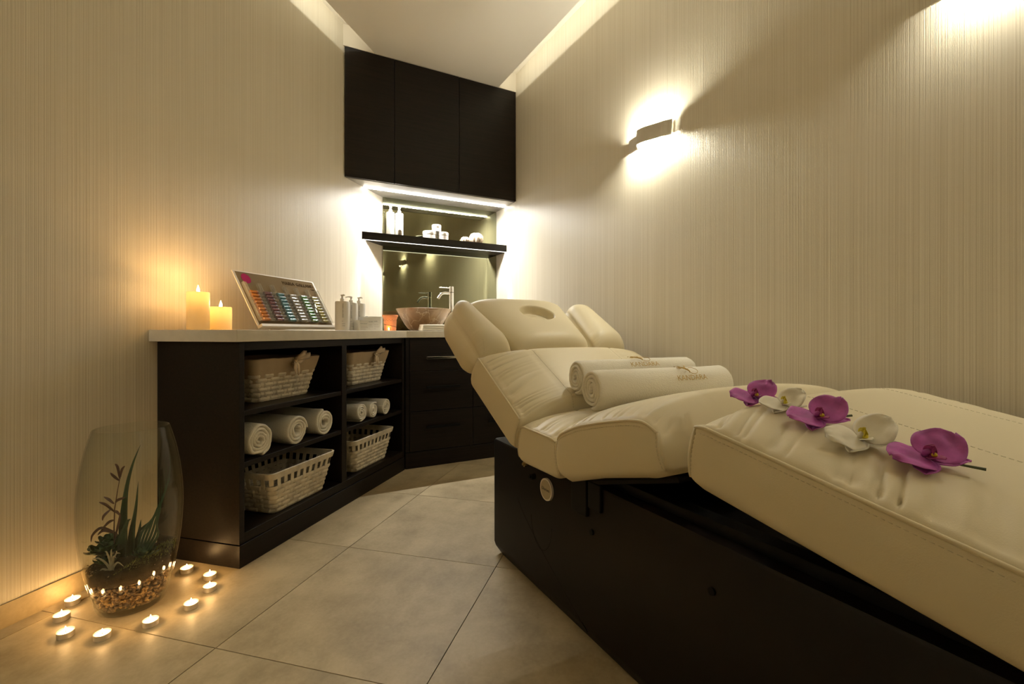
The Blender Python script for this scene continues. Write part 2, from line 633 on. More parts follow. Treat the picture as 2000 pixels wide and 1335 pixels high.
def clip_convex(poly, clip):
    out = poly
    n = len(clip)
    for i in range(n):
        a = Vector(clip[i]); b = Vector(clip[(i + 1) % n]); e = b - a
        inp = out; out = []
        for k in range(len(inp)):
            p = Vector(inp[k]); q = Vector(inp[(k + 1) % len(inp)])
            sp = e.x * (p.y - a.y) - e.y * (p.x - a.x); sq = e.x * (q.y - a.y) - e.y * (q.x - a.x)
            if sp >= 0: out.append(tuple(p))
            if sp * sq < 0:
                t = sp / (sp - sq); out.append(tuple(p + (q - p) * t))
        if not out: return []
    return out


tile_me = None
g = 0.0014
for i in range(-5, 5):
    for j in range(-2, 7):
        s0 = -0.011 + i * TS; n0 = 0.661 + j * TS - TS
        c = lw(s0 + TS / 2, n0 + TS / 2)
        sq = [lw(s0 + g, n0 + g), lw(s0 + g, n0 + TS - g), lw(s0 + TS - g, n0 + TS - g), lw(s0 + TS - g, n0 + g)]
        cl = clip_convex([tuple(p) for p in sq], ROOM)
        if len(cl) < 3: continue
        ar = abs(sum(cl[k][0] * cl[(k + 1) % len(cl)][1] - cl[(k + 1) % len(cl)][0] * cl[k][1] for k in range(len(cl)))) / 2
        if ar < 0.002: continue
        full = abs(ar - (TS - 2 * g) ** 2) < 1e-5
        if full and tile_me:
            o = bpy.data.objects.new('tile', tile_me); COL.objects.link(o); o.parent = fl
        else:
            R = Matrix.Rotation(-ROT_L, 2)
            loc = [R @ (Vector(p) - Vector(c)) for p in cl]
            o = MB().prism([(p.x, p.y) for p in loc], -0.012, 0.0).build('tile', M['tile'], fl)
            if full: tile_me = o.data
        o.location = (c[0], c[1], 0); o.rotation_euler = (0, 0, ROT_L)

# baseboards cut from the same stone
bb = structure(MB().box((S0 + 0.02, -0.003, 0.0), (0.33, -0.0005, 0.066)).build('baseboard_left', M['grout']), 'stone skirting along the left wall')
bb.location = (LP.x, LP.y, 0); bb.rotation_euler = (0, 0, ROT_L)
for k in range(-4, 1):
    a = -0.011 + k * TS + 0.17; b = a + TS - 0.002
    a = max(a, S0 + 0.02); b = min(b, 0.33)
    o = MB().box((-(b - a) / 2, -0.005, 0.0), ((b - a) / 2, -0.001, 0.068)).build('tile', M['tile'], bb)
    o.location = ((a + b) / 2, 0, 0)
structure(MB().box((XR - 0.012, -1.38, 0), (XR - 0.0005, 2.82, 0.068)).build('baseboard_right', M['tile']), 'stone skirting along the right wall')

# cove light strips standing on top of the lowered panel, turned to the walls
def cove(label, loc, rz, x0, x1, sgn):
    c = thing('cove_light', label, 'light strip', loc, rz, 'cove light strips')
    MB().box((x0 - 0.02, -0.010 * sgn - 0.004, 0), (x1 + 0.02, -0.010 * sgn + 0.004, 0.046)).build('housing', M['white_paint'], c)
    a = area_strip('cove_glow', (x0, 0, 0.034), (x1, 0, 0.034), 0.010, COVE * (x1 - x0), LAMP_COL, 170, c)
    a.rotation_euler = (math.pi / 2 * sgn, 0, 0)


cove('hidden light strip on the ceiling panel edge beside the long bare wall', (*lw(0, 0.225), ZP + 0.020), ROT_L, -1.85, 1.45, 1)
cove('hidden light strip on the ceiling panel edge above the wall lamps', (1.398, 0.9, ZP + 0.020), math.pi / 2, -2.05, 2.05, -1)

# ================================================================== FITTED FURNITURE
# --- open shelf unit along the left wall (local x = along wall, y = -distance from wall)
s_c, n_c = 0.96, 0.19
su = thing('shelf_unit', 'dark wenge open shelf unit holding white baskets and rolled towels', 'shelf unit', (*lw(s_c, n_c), 0), ROT_L)
O = (s_c, -n_c, 0)


def sbox(name, s0, s1, n0, n1, z0, z1, mat='wood', bevel=0.0015, parent=su):
    return MB().box((s0, -n1, z0), (s1, -n0, z1)).build(name, M[mat], parent, off=O, bevel=bevel)


sbox('side_panel', 0.345, 0.368, 0.001, 0.381, 0.083, 0.809)
sbox('side_panel', 1.552, 1.575, 0.001, 0.380, 0.083, 0.809)
sbox('divider', 0.948, 0.986, 0.012, 0.380, 0.118, 0.778)
sbox('back_panel', 0.368, 1.552, 0.002, 0.012, 0.083, 0.809)
sbox('bottom_board', 0.368, 1.552, 0.012, 0.380, 0.083, 0.118)
sbox('top_rail', 0.368, 1.552, 0.012, 0.379, 0.778, 0.809)
for a, b in ((0.368, 0.948), (0.986, 1.552)):
    sbox('shelf', a, b, 0.012, 0.376, 0.540, 0.560)
    sbox('shelf', a, b, 0.012, 0.376, 0.352, 0.372)
sbox('plinth', 0.343, 1.575, 0.002, 0.384, 0.0, 0.081)

# --- vanity cabinet below the basin
VF = 2.83
va = thing('vanity_cabinet', 'black-brown vanity cabinet under the basin with chrome bar handles', 'cabinet', (1.16, 3.1, 0))
OV = (1.16, 3.1, 0)
MB().prism([(0.742, VF + 0.02), (1.619, VF + 0.02), (1.619, 3.366), (0.722, 3.366), (0.462, 3.084)], 0.0, 0.808).build('body', M['wood'], va, off=OV)
MB().box((0.745, VF, 0.0), (1.619, VF + 0.019, 0.098)).build('plinth', M['wood'], va, off=OV, bevel=0.001)
MB().box((0.745, VF, 0.102), (0.768, VF + 0.019, 0.806)).build('filler_strip', M['wood'], va, off=OV, bevel=0.001)
cols = ((0.771, 1.192), (1.195, 1.618))
for ci, (a, b) in enumerate(cols):
    for z0, z1 in ((0.602, 0.806), (0.352, 0.599), (0.102, 0.349)):
        d = MB().box((a, VF, z0), (b, VF + 0.019, z1)).build('drawer', M['wood'], va, off=OV, bevel=0.001)
        zc = z0 + (z1 - z0) * 0.40 if z0 > 0.5 else z1 - 0.1
        h = MB().box((a + 0.10, VF - 0.028, zc - 0.006), (b - 0.10, VF - 0.020, zc + 0.008))
        h.box((a + 0.12, VF - 0.021, zc - 0.004), (a + 0.13, VF + 0.001, zc + 0.004))
        h.box((b - 0.13, VF - 0.021, zc - 0.004), (b - 0.12, VF + 0.001, zc + 0.004))
        hb = h.build('handle', M['chrome'] if z0 > 0.5 else M['black_metal'], d, off=OV, bevel=0.001)

# --- continuous pale worktop
wt = MB().prism([(XR - 0.001, 2.81), (XR - 0.001, YB - 0.001), (0.7175, YB - 0.001), lw(0.313, 0.001), lw(0.313, 0.402), (0.746, 2.81)], 0.81, 0.853).build(
    'worktop', M['quartz'], None, bevel=0.002)
tag(wt, 'pale stone worktop running over shelf unit and vanity cabinet', 'worktop')

# --- mirror
mi = MB().box((0.722, YB - 0.006, 0.8535), (XR - 0.002, YB - 0.001, 1.811)).build('mirror', M['mirror'])
tag(mi, 'olive-tinted wall mirror between worktop and wall cabinet', 'mirror')


def xleft(y):
    """x of the left wall surface at depth y"""
    t = (y - LP.y) / LD.y
    return LP.x + LD.x * t


def xspan(name, prof, mat, parent, off, bevel=0.0, xr=XR - 0.001, gap=0.001):
    """profile (y,z) swept from the slanting left wall to the right wall"""
    n = len(prof)
    v = [(xleft(y) + gap * 1.5, y, z) for y, z in prof] + [(xr, y, z) for y, z in prof]
    f = [tuple(range(n)), tuple(range(2 * n - 1, n - 1, -1))] + [(i, n + i, n + (i + 1) % n, (i + 1) % n) for i in range(n)]
    return MB().add(v, f).build(name, M[mat], parent, off=off, bevel=bevel)


M['led_up'] = mat_emit('led_upper', LED_COL, LED_UP * 10)
M['led_sh'] = mat_emit('led_shelf', LED_COL, LED_SHELF * 10)
# --- wall cabinet
OU = (1.05, 3.2, 1.812)
uc = thing('wall_cabinet', 'dark wenge wall cabinet with three tall doors above the mirror', 'cabinet', OU)
xspan('carcass', [(3.051, 1.814), (YB - 0.001, 1.814), (YB - 0.001, ZP - 0.001), (3.051, ZP - 0.001)], 'wood', uc, OU)
dx = [xleft(3.04) + 0.004, 0.726, 1.174, XR - 0.002]
for k in range(3):
    MB().box((dx[k] + 0.0015, 3.03, 1.812), (dx[k + 1] - 0.0015, 3.0495, ZP - 0.003)).build('door', M['wood'], uc, off=OU, bevel=0.0012)
M['grey_under'] = plain('grey_underside', (0.30, 0.285, 0.255), 0.32, spec=0.5)  # plain grey for the cabinet underside, lighter than the wood
xspan('underside', [(3.051, 1.8095), (YB - 0.001, 1.8095), (YB - 0.001, 1.8135), (3.051, 1.8135)], 'grey_under', uc, OU)
led = xspan('led_strip', [(3.190, 1.8035), (3.194, 1.8035), (3.194, 1.8070), (3.190, 1.8070)], 'led_up', uc, OU, xr=XR - 0.004, gap=0.006)
led['label'] = 'bright white light strip'
area_strip('led_glow', (xleft(3.192) + 0.16 - OU[0], 3.192 - OU[1], 1.8030 - OU[2]), (XR - 0.15 - OU[0], 3.192 - OU[1], 1.8030 - OU[2]), 0.008, LED_DOWN_W, LED_COL, 165, uc)

# --- floating shelf with a groove for its light strip
OS = (1.08, 3.28, 1.46)
fs = thing('floating_shelf', 'dark floating shelf across the mirror with a light strip below', 'shelf', OS)
xspan('board', [(3.183, 1.460), (3.188, 1.460), (3.188, 1.480), (3.206, 1.480), (3.206, 1.460), (YB - 0.007, 1.460), (YB - 0.007, 1.512), (3.183, 1.512)],
      'wood', fs, OS)
led = xspan('led_strip', [(3.1885, 1.4765), (3.1950, 1.4765), (3.1950, 1.4795), (3.1885, 1.4795)], 'led_sh', fs, OS, xr=XR - 0.004, gap=0.006)
led['label'] = 'bright white light strip'

M['led_dim'] = mat_emit('led_diffuser', LED_COL, 2.2)
xspan('diffuser_lip', [(3.1835, 1.4585), (3.1875, 1.4585), (3.1875, 1.4600), (3.1835, 1.4600)], 'led_dim', fs, OS, xr=XR - 0.004, gap=0.006)

# ================================================================== WALL LAMPS
M['bulb'] = mat_emit('halogen_tube', LAMP_COL, 60.0)


def sconce(loc, rz, label, watts):
    """wave-shaped plaster wall lamp, open above and below"""
    r = thing('wall_lamp', label, 'wall lamp', (loc[0], loc[1], 1.775), rz, 'wave-shaped wall lamps')
    hh = 0.0335; L2 = 0.137
    N = 60
    P = []
    for th in (0.0, 0.005):
        rows = []
        for i in range(N + 1):
            u = i / N
            y = L2 - 2 * L2 * u                       # from the mirror end to the far end
            # distance from the wall: flat end, step outwards, long wave, flared tip
            d = 0.014 + 0.008 * smoothstep(0.0, 0.22, u) + 0.044 * smoothstep(0.22, 0.42, u) - 0.034 * smoothstep(0.46, 0.90, u) - 0.020 * smoothstep(0.85, 1.0, u)
            rows.append((y, float(d) - th))
        P.append(rows)
    m = MB()
    outer, inner = P
    ring = []
    for i in range(N + 1):
        (y, d), (y2, d2) = outer[i], inner[i]
        sl = 0.004 * (i / N)
        ring.append([(-d, y - sl, hh), (-d, y + sl, -hh), (-d2, y2 + sl, -hh), (-d2, y2 - sl, hh)])
    m.grid(ring, closed_v=True)
    n = len(m.v)
    m.f.append((0, 1, 2, 3)); m.f.append((n - 4, n - 3, n - 2, n - 1))
    m.build('shade', M['plaster'], r, smooth='auto')
    MB().box((-0.005, -0.120, -0.022), (-0.0008, 0.120, 0.022)).box((-0.013, 0.116, -0.022), (-0.003, 0.122, 0.022)).box(
        (-0.009, -0.122, -0.022), (-0.003, -0.117, 0.022)).build('backplate', M['plaster'], r)
    MB().tube([(-0.029, -0.050, 0), (-0.029, 0.045, 0)], 0.0045, 10).build('bulb', M['bulb'], r, smooth=True)
    for k, dy in enumerate((-0.040, 0.0, 0.038)):
        point_light('lamp_glow', (-0.029, dy, 0.0), watts / 3, LAMP_COL, 0.008, r)
    return r


sconce((XR, 1.661), 0, 'white wave-shaped wall lamp above the treatment bed headrest', SCONCE_W * 0.56)
sconce((XR, 0.457), 0, 'white wave-shaped wall lamp above the foot of the bed, cut by the frame', SCONCE_W * 0.18)
sconce((XR, -0.95), 0, 'added unseen fill lamp, white and wave-shaped, beyond the foot of the bed', SCONCE_W * 0.5)  # unseen lamp added behind the camera to raise the fill light
sconce(lw(-1.75, 0), math.pi - A, 'added unseen fill lamp, white and wave-shaped, on the wall opposite the bed', SCONCE_W * 0.8)  # also added out of view, fills the bed side and the floor

# ================================================================== TREATMENT BED
BX = 1.095                      # centre line of the bed
OB = (BX, 0.8, 0.0)
bed = thing('treatment_bed', 'cream leather spa treatment bed with raised backrest on a black base', 'bed', OB)


def resample(poly, n):
    p = np.array(poly, float)
    d = np.r_[0, np.cumsum(np.linalg.norm(np.diff(p, axis=0), axis=1))]
    t = np.linspace(0, d[-1], n)
    return np.c_[np.interp(t, d, p[:, 0]), np.interp(t, d, p[:, 1])], t


def smooth_poly(p, k=9, it=3):
    q = p.copy()
    for _ in range(it):
        r = q.copy()
        for i in range(1, len(q) - 1):
            a = max(0, i - k); b = min(len(q) - 1, i + k); m = min(i - a, b - i)
            r[i] = q[i - m:i + m + 1].mean(axis=0)
        q = r
    return q


_tab = rng.random(4096)


def n1d(x, seed=0):
    x = np.asarray(x, float) + seed * 71.3 + 500
    i = np.floor(x).astype(int); f = x - i; f = f * f * (3 - 2 * f)
    return _tab[i % 4096] * (1 - f) + _tab[(i + 1) % 4096] * f


def cushion(name, T, B, xl, xr, crown=0.05, power=2.6, root=0.6, puff=(8, 8), endr=0.018, endbulge=(0.012, 0.012), seams=(),
            wrinkle=0.003, wr_len=0.07, wr_freq=55, side_bulge=0.008, M_=150, NT=64, NS=14, rnd=0.012, seed=0, dent=None, parent=bed,
            top_round=0.0, wr_mask=None):
    """puffy upholstered block: T/B = top and bottom edges (y,z) along the length; xl/xr = half-width functions of u"""
    Tp, tl = resample(T, M_); Bp, _ = resample(B, M_)
    Tp = smooth_poly(Tp, 7, 2)
    U = np.linspace(0, 1, M_)
    # concentrate stations at the two ends
    U2 = 0.5 - 0.5 * np.cos(np.pi * U); U2 = 0.55 * U2 + 0.45 * U
    Tp = np.c_[np.interp(U2, U, Tp[:, 0]), np.interp(U2, U, Tp[:, 1])]
    Bp = np.c_[np.interp(U2, U, Bp[:, 0]), np.interp(U2, U, Bp[:, 1])]
    tl = np.interp(U2, U, tl); U = U2
    length = tl[-1]
    rows = []
    xs = np.sin(np.linspace(-np.pi / 2, np.pi / 2, NT)); xs = 0.6 * xs + 0.4 * np.linspace(-1, 1, NT)
    for i in range(M_):
        u = U[i]
        a = xl(u) if callable(xl) else xl
        b = xr(u) if callable(xr) else xr
        c = (a + b) / 2; hw = (b - a) / 2
        e0 = (1 - (1 - min(1, u * length / 0.10)) ** puff[0]); e1 = (1 - (1 - min(1, (1 - u) * length / 0.10)) ** puff[1])
        # crown fades to the ends, whose edges are rounded off
        dl0 = u * length; dl1 = (1 - u) * length
        q0 = math.sqrt(max(0, 1 - max(0, 1 - dl0 / (endr * 2.2)) ** 2)); q1 = math.sqrt(max(0, 1 - max(0, 1 - dl1 / (endr * 2.2)) ** 2))
        ef = (0.25 + 0.75 * e0) * (0.25 + 0.75 * e1)
        top = Vector((0, Tp[i, 0], Tp[i, 1])); bot = Vector((0, Bp[i, 0], Bp[i, 1]))
        up = (top - bot); th = up.length; up.normalize()
        shrink = endr * ((1 - q0) + (1 - q1))
        ring = []
        hwS = hw - shrink * 0.6
        # left side, bottom to top
        hs = np.linspace(0, 1, NS)
        along = Vector((0, Tp[min(i + 1, M_ - 1), 0] - Tp[max(i - 1, 0), 0], Tp[min(i + 1, M_ - 1), 1] - Tp[max(i - 1, 0), 1])).normalized()
        eb = endbulge[1] * max(0, 1 - dl1 / 0.03) ** 2 - endbulge[0] * max(0, 1 - dl0 / 0.03) ** 2

        def P(x, h, lift=0.0):
            hh = shrink + (th - 2 * shrink) * h
            bulge = along * (eb * math.sin(math.pi * min(1, max(0, h))) * max(0, 1 - abs((x - c) / hw) ** 6))
            p = bot + up * (hh + lift) + bulge
            return (x, p.y, p.z)
        for h in hs[:-1]:
            bl = side_bulge * math.sin(math.pi * h) - rnd * max(0, 1 - h / 0.12) ** 2 - top_round * max(0, (h - 0.55) / 0.45) ** 2
            ring.append(P(c - hwS - bl, h))
        wr_a = None
        # top
        for x in xs:
            ax = abs(x)
            hwT = hwS - top_round
            lift = crown * ef * (max(0.0, 1 - ax ** power)) ** root
            dist = (1 - ax) * hw
            wx = 0.0
            if wrinkle:
                k = tl[i] * wr_freq + 6.0 * math.copysign(1, x) + dist * 14 * math.copysign(1, x)
                ph = n1d(k + 3 * n1d(tl[i] * 9, seed + 3), seed)
                amp = wrinkle * (0.30 + 0.70 * float(n1d(tl[i] * 7 + 13 * (x > 0), seed + 9)) ** 1.5)
                mask = math.exp(-dist / wr_len) * float(smoothstep(0.003, 0.020, dist))
                if wr_mask: mask *= wr_mask(u, x)
                wd = amp * (1 - abs(2 * float(ph) - 1)) ** 2.2 * mask
                l2 = crown * ef * (max(0.0, 1 - max(0, ax - 0.02) ** power)) ** root
                sl = (l2 - lift) / (0.02 * hw)
                nn = math.sqrt(1 + sl * sl)
                lift -= wd / nn
                wx = math.copysign(1, x) * wd * sl / nn
            for sx in seams:
                lift -= 0.0055 * math.exp(-((c + x * hwT - BX - sx) / 0.0045) ** 2)
            if dent:
                lift += dent(c + x * hwT - BX, tl[i])
            ring.append(P(c + x * hwT - wx, 1.0, lift))
        for h in hs[:-1][::-1]:
            bl = side_bulge * math.sin(math.pi * h) - rnd * max(0, 1 - h / 0.12) ** 2 - top_round * max(0, (h - 0.55) / 0.45) ** 2
            ring.append(P(c + hwS + bl, h))
        rows.append(ring)
    m = MB().grid(rows, closed_v=True)
    n = len(rows[0])
    m.f.append(tuple(range(n))); m.f.append(tuple(range((M_ - 1) * n + n - 1, (M_ - 1) * n - 1, -1)))
    o = m.build(name, M['leather'], parent, smooth=True, off=OB)
    # lines of the top edges for piping and stitches
    iL = NS - 1; iR = NS - 1 + NT - 1
    j0 = 7; j1 = M_ - 8
    return o, [rows[i][iL] for i in range(j0, j1)], [rows[i][iR] for i in range(j0, j1)], rows, (NS, NT)


def shift(path, d):
    return [(p[0] + d[0], p[1] + d[1], p[2] + d[2]) for p in path]


def thin(path, k):
    q = path[::k]
    if q[-1] != path[-1]: q.append(path[-1])
    return q


def piping(part, path, r=0.0035):
    MB().tube(thin(path, 3), r, 8).build('piping', M['leather'], part, smooth=True, off=(0, 0, 0) if False else OB).matrix_parent_inverse.identity()


def stitches(part, path, step=0.0085, ln=0.0052, r=0.0009):
    """row of separate thread stitches along a path"""
    P = np.array(path); d = np.r_[0, np.cumsum(np.linalg.norm(np.diff(P, axis=0), axis=1))]
    m = MB(); t = 0.01
    while t + ln < d[-1]:
        a = [np.interp(t, d, P[:, k]) for k in range(3)]; b = [np.interp(t + ln, d, P[:, k]) for k in range(3)]
        m.tube([a, b], r, 5); t += step
    o = m.build('stitching', M['thread'], part, smooth=True, off=OB)
    o['kind'] = 'stuff'
    return o


def seam_path(rows, ns, nt, sx, lo=4, hi=-4):
    """path over the top surface at distance sx from the centre line"""
    out = []
    for row in rows[lo:hi]:
        top = row[ns - 1:ns - 1 + nt]
        xs = [p[0] - BX for p in top]
        out.append((BX + sx, float(np.interp(sx, xs, [p[1] for p in top])), float(np.interp(sx, xs, [p[2] for p in top]))))
    return out


HW = 0.395


def end_seam(part, rows, ns, j):
    """piped seam running down both side edges near one end of a cushion"""
    n = len(rows[0])
    for side in (0, 1):
        idx = range(ns - 1, 0, -1) if side == 0 else range(n - ns, n - 1)
        path = [rows[j][k] for k in idx]
        MB().tube(path, 0.0028, 8).build('piping', M['leather'], part, smooth=True, off=OB)
        if side == 0:
            jj = j + (3 if j > 0 else -3)
            stitches(part, [rows[jj][k] for k in idx])


XL0, XR0 = BX - HW, BX + HW
# backrest
o, pl, pr, rows, (ns, nt) = cushion('backrest', [(1.283, 0.571), (1.622, 0.752)], [(1.322, 0.457), (1.706, 0.645)], XL0, XR0, crown=0.058, seams=(-0.197, 0.197), seed=1, M_=200,
                                    wrinkle=0.015, wr_freq=60)
piping(o, pl); piping(o, pr); end_seam(o, rows, ns, 6); stitches(o, seam_path(rows, ns, nt, -0.190)); stitches(o, seam_path(rows, ns, nt, 0.190))
# seat
o, pl, pr, rows, (ns, nt) = cushion('seat', [(1.082, 0.545), (1.292, 0.549)], [(1.055, 0.436), (1.308, 0.432)], XL0 + 0.004, XR0 - 0.004, crown=0.05, seed=2, M_=110,
                                    wrinkle=0.012, seams=(-0.197, 0.197), puff=(5, 5))
piping(o, pl); piping(o, pr); stitches(o, shift(pl, (-0.001, 0, -0.010))); end_seam(o, rows, ns, 6); end_seam(o, rows, ns, -7)
# thigh rest, rising to the knee
o, pl, pr, rows, (ns, nt) = cushion('thigh_rest', [(0.700, 0.646), (0.735, 0.657), (0.783, 0.652), (0.873, 0.631), (0.976, 0.602), (1.078, 0.556)],
                                    [(0.668, 0.552), (0.732, 0.538), (0.873, 0.498), (1.010, 0.450), (1.074, 0.452)], XL0 - 0.002, XR0 + 0.002, crown=0.055, seed=3, M_=190,
                                    wrinkle=0.022, wr_freq=70, wr_len=0.050, seams=(-0.197, 0.197), puff=(4, 4), endbulge=(0.03, 0.01), endr=0.022)
piping(o, pl); piping(o, pr); stitches(o, shift(pl, (-0.002, 0, -0.011))); end_seam(o, rows, ns, 6); end_seam(o, rows, ns, -8)
# leg rest, sloping down to the foot
o, pl, pr, rows, (ns, nt) = cushion('leg_rest', [(-0.13, 0.531), (0.181, 0.593), (0.612, 0.678)], [(-0.115, 0.428), (0.181, 0.485), (0.626, 0.562)], XL0 - 0.004, XR0 + 0.004, crown=0.055,
                                    seed=4, M_=320, wrinkle=0.022, wr_freq=46, wr_len=0.070, seams=(-0.150, 0.150), endbulge=(0.01, 0.02), endr=0.02, puff=(4, 3))
piping(o, pl); piping(o, pr); stitches(o, shift(pl, (-0.002, 0, -0.011))); end_seam(o, rows, ns, -10); stitches(o, seam_path(rows, ns, nt, -0.144))
stitches(o, seam_path(rows, ns, nt, 0.144))


# headrest: centre pad with a face opening and two side wings
def face_hole(x, t):
    cx, ct = 0.01, 0.255
    ex = math.sqrt(((x - cx) / 0.084) ** 2 + ((t - ct) / 0.070) ** 2)
    d = -0.046 * (1 - float(smoothstep(0.86, 1.06, ex)))
    if ex < 1.0:
        d += 0.020 * (1 - ex ** 2) - 0.010 * math.exp(-((t - ct - 0.012 + 0.9 * (x - cx) ** 2 / 0.08) / 0.0035) ** 2)
    return d


o, pl, pr, rows, (ns, nt) = cushion('headrest_pad', [(1.652, 0.775), (2.056, 0.990)], [(1.722, 0.662), (2.115, 0.872)],
                                    lambda u: BX - 0.015 - (0.180 + 0.085 * u - 0.05 * max(0, (u - 0.86) / 0.14) ** 2.5), lambda u: BX - 0.015 + (0.180 + 0.085 * u - 0.05 * max(0, (u - 0.86) / 0.14) ** 2.5),
                                    crown=0.048, power=4.0, root=0.7, seed=5, M_=210, NT=110, wrinkle=0.0, dent=face_hole, puff=(4, 3), endr=0.03, endbulge=(0.0, 0.02))
for side in (-1, 1):
    def inner(u): return 0.182 + 0.085 * u
    def outer(u): return 0.398 - 0.045 * max(0, (u - 0.70) / 0.30) ** 2.0
    if side < 0:
        f0 = lambda u: BX - outer(u); f1 = lambda u: BX - 0.015 - inner(u) + 0.002
    else:
        f0 = lambda u: BX - 0.015 + inner(u) - 0.002; f1 = lambda u: BX + outer(u)
    o, pl, pr, rows, (ns, nt) = cushion('headrest_wing', [(1.646, 0.764), (2.010, 0.968)], [(1.716, 0.655), (2.060, 0.858)], f0, f1,
                                        crown=0.060, power=2.6, root=0.60, seed=6 + side, M_=170, NT=60, wrinkle=0.004, wr_freq=70, wr_len=0.03, puff=(3, 2.4), endr=0.042, endbulge=(0.004, 0.03),
                                        side_bulge=0.012, top_round=0.016, wr_mask=lambda u, x: math.exp(-u / 0.35))
    stitches(o, [p for p in seam_path(rows, ns, nt, (pl[3][0] if side < 0 else pr[3][0]) - BX + (0.02 if side < 0 else -0.02), 4, 30)])

# black base with rounded vertical corners and tapered foot
BL, BR_, BY0, BY1 = 0.766, 1.425, 0.02, 1.622


def rrect(x0, x1, y0, y1, r, k=6):
    pts = []
    for cx, cy, a0 in ((x1 - r, y1 - r, 0), (x0 + r, y1 - r, 90), (x0 + r, y0 + r, 180), (x1 - r, y0 + r, 270)):
        for i in range(k + 1):
            a = math.radians(a0 + 90 * i / k)
            pts.append((cx + r * math.cos(a), cy + r * math.sin(a)))
    return pts


m = MB()
rowsb = []
for ins, z in ((0.022, 0.0), (0.004, 0.030), (0.0, 0.045), (0.0, 0.430), (0.004, 0.436), (0.02, 0.438)):
    rowsb.append([(p[0], p[1], z) for p in rrect(BL + ins, BR_ - ins, BY0 + ins, BY1 - ins, 0.02)])
m.grid(rowsb, closed_v=True)
n = len(rowsb[0]); m.f.append(tuple(range(n))); m.f.append(tuple(range(5 * n, 6 * n)))
base = m.build('base', M['black'], bed, smooth='auto', off=OB)
# incised line pattern and rim on the side of the base
ln = MB()
ln.tube([(BL + 0.0008, 1.262 + 0.062 * math.cos(t) * 1.0, 0.245 + 0.09 * math.sin(t)) for t in np.linspace(math.pi, 2 * math.pi, 18)], 0.0014, 5)
ln.tube([(BL + 0.0008, 1.42 - 0.40 * t, 0.27 - 0.24 * t ** 0.8) for t in np.linspace(0, 1, 14)], 0.0014, 5)
ln.build('groove_line', M['black_metal'], base, smooth=True, off=OB)
# black lifting frame below the cushions
fr = MB()
fr.box((0.80, 0.10, 0.438), (0.84, 1.30, 0.462)).box((1.35, 0.10, 0.438), (1.39, 1.30, 0.462))
fr.build('seat_frame', M['black_metal'], bed, off=OB, bevel=0.002)


def slab(y0, z0, y1, z1, x0, x1, th):
    d = Vector((0, y1 - y0, z1 - z0)).normalized(); nrm = Vector((0, -d.z, d.y))
    a = Vector((0, y0, z0)); b = Vector((0, y1, z1))
    q = [a, b, b - nrm * th, a - nrm * th]
    v = [(x0, p.y, p.z) for p in q] + [(x1, p.y, p.z) for p in q]
    return MB().add(v, [(0, 1, 2, 3), (7, 6, 5, 4), (0, 4, 5, 1), (1, 5, 6, 2), (2, 6, 7, 3), (3, 7, 4, 0)])


slab(1.325, 0.455, 1.70, 0.638, 0.735, 1.455, 0.016).build('back_frame', M['black_metal'], bed, off=OB, bevel=0.002)
slab(1.735, 0.664, 2.04, 0.825, 0.86, 1.33, 0.014).build('head_frame', M['black_metal'], bed, off=OB, bevel=0.002)
slab(0.00, 0.446, 0.60, 0.550, 0.76, 1.43, 0.012).build('leg_frame', M['black_metal'], bed, off=OB, bevel=0.002)
slab(0.70, 0.540, 1.00, 0.449, 0.76, 1.43, 0.012).build('thigh_frame', M['black_metal'], bed, off=OB, bevel=0.002)
# hinge blocks and bolts
MB().box((0.757, 1.015, 0.345), (0.768, 1.085, 0.447)).box((0.757, 0.955, 0.375), (0.766, 1.008, 0.447)).build('hinge_plate', M['black_metal'], bed, off=OB, bevel=0.003)
for (y, z, r) in ((1.728, 0.640, 0.0085), (1.305, 0.420, 0.009), (1.262, 0.391, 0.010)):
    MB().tube([(0.727, y, z), (0.742, y, z)], r, 12).tube([(0.722, y, z), (0.7275, y, z)], r * 0.55, 8).build('hinge_bolt', M['brass'] if r < 0.0095 else M['black_metal'], bed, smooth='auto', off=OB)
for y in (1.0, 0.62, 0.12):
    MB().tube([(0.762, y - 0.0, 0.31 if y > 0.7 else 0.34), (0.769, y, 0.31 if y > 0.7 else 0.34)], 0.008, 12).build('cover_bolt', M['black_metal'], base, smooth='auto', off=OB)
# round badge with the maker's lettering
bd = MB().tube([(0.7585, 1.222, 0.358), (0.767, 1.222, 0.358)], 0.034, 28).build('badge', M['board_white'], bed, smooth='auto', off=OB)
MB().tube([(0.7575, 1.222, 0.358), (0.760, 1.222, 0.358)], 0.029, 28).build('badge_face', M['rubber'], bd, smooth='auto', off=OB)
v, f = text_mesh('Gharieni', 0.0135, 0.0002, 'CENTER')
MB().add([(0.7571 - p[2], 1.222 - p[0], 0.355 + p[1]) for p in v], f).build('lettering', M['ink'], bd, off=OB)

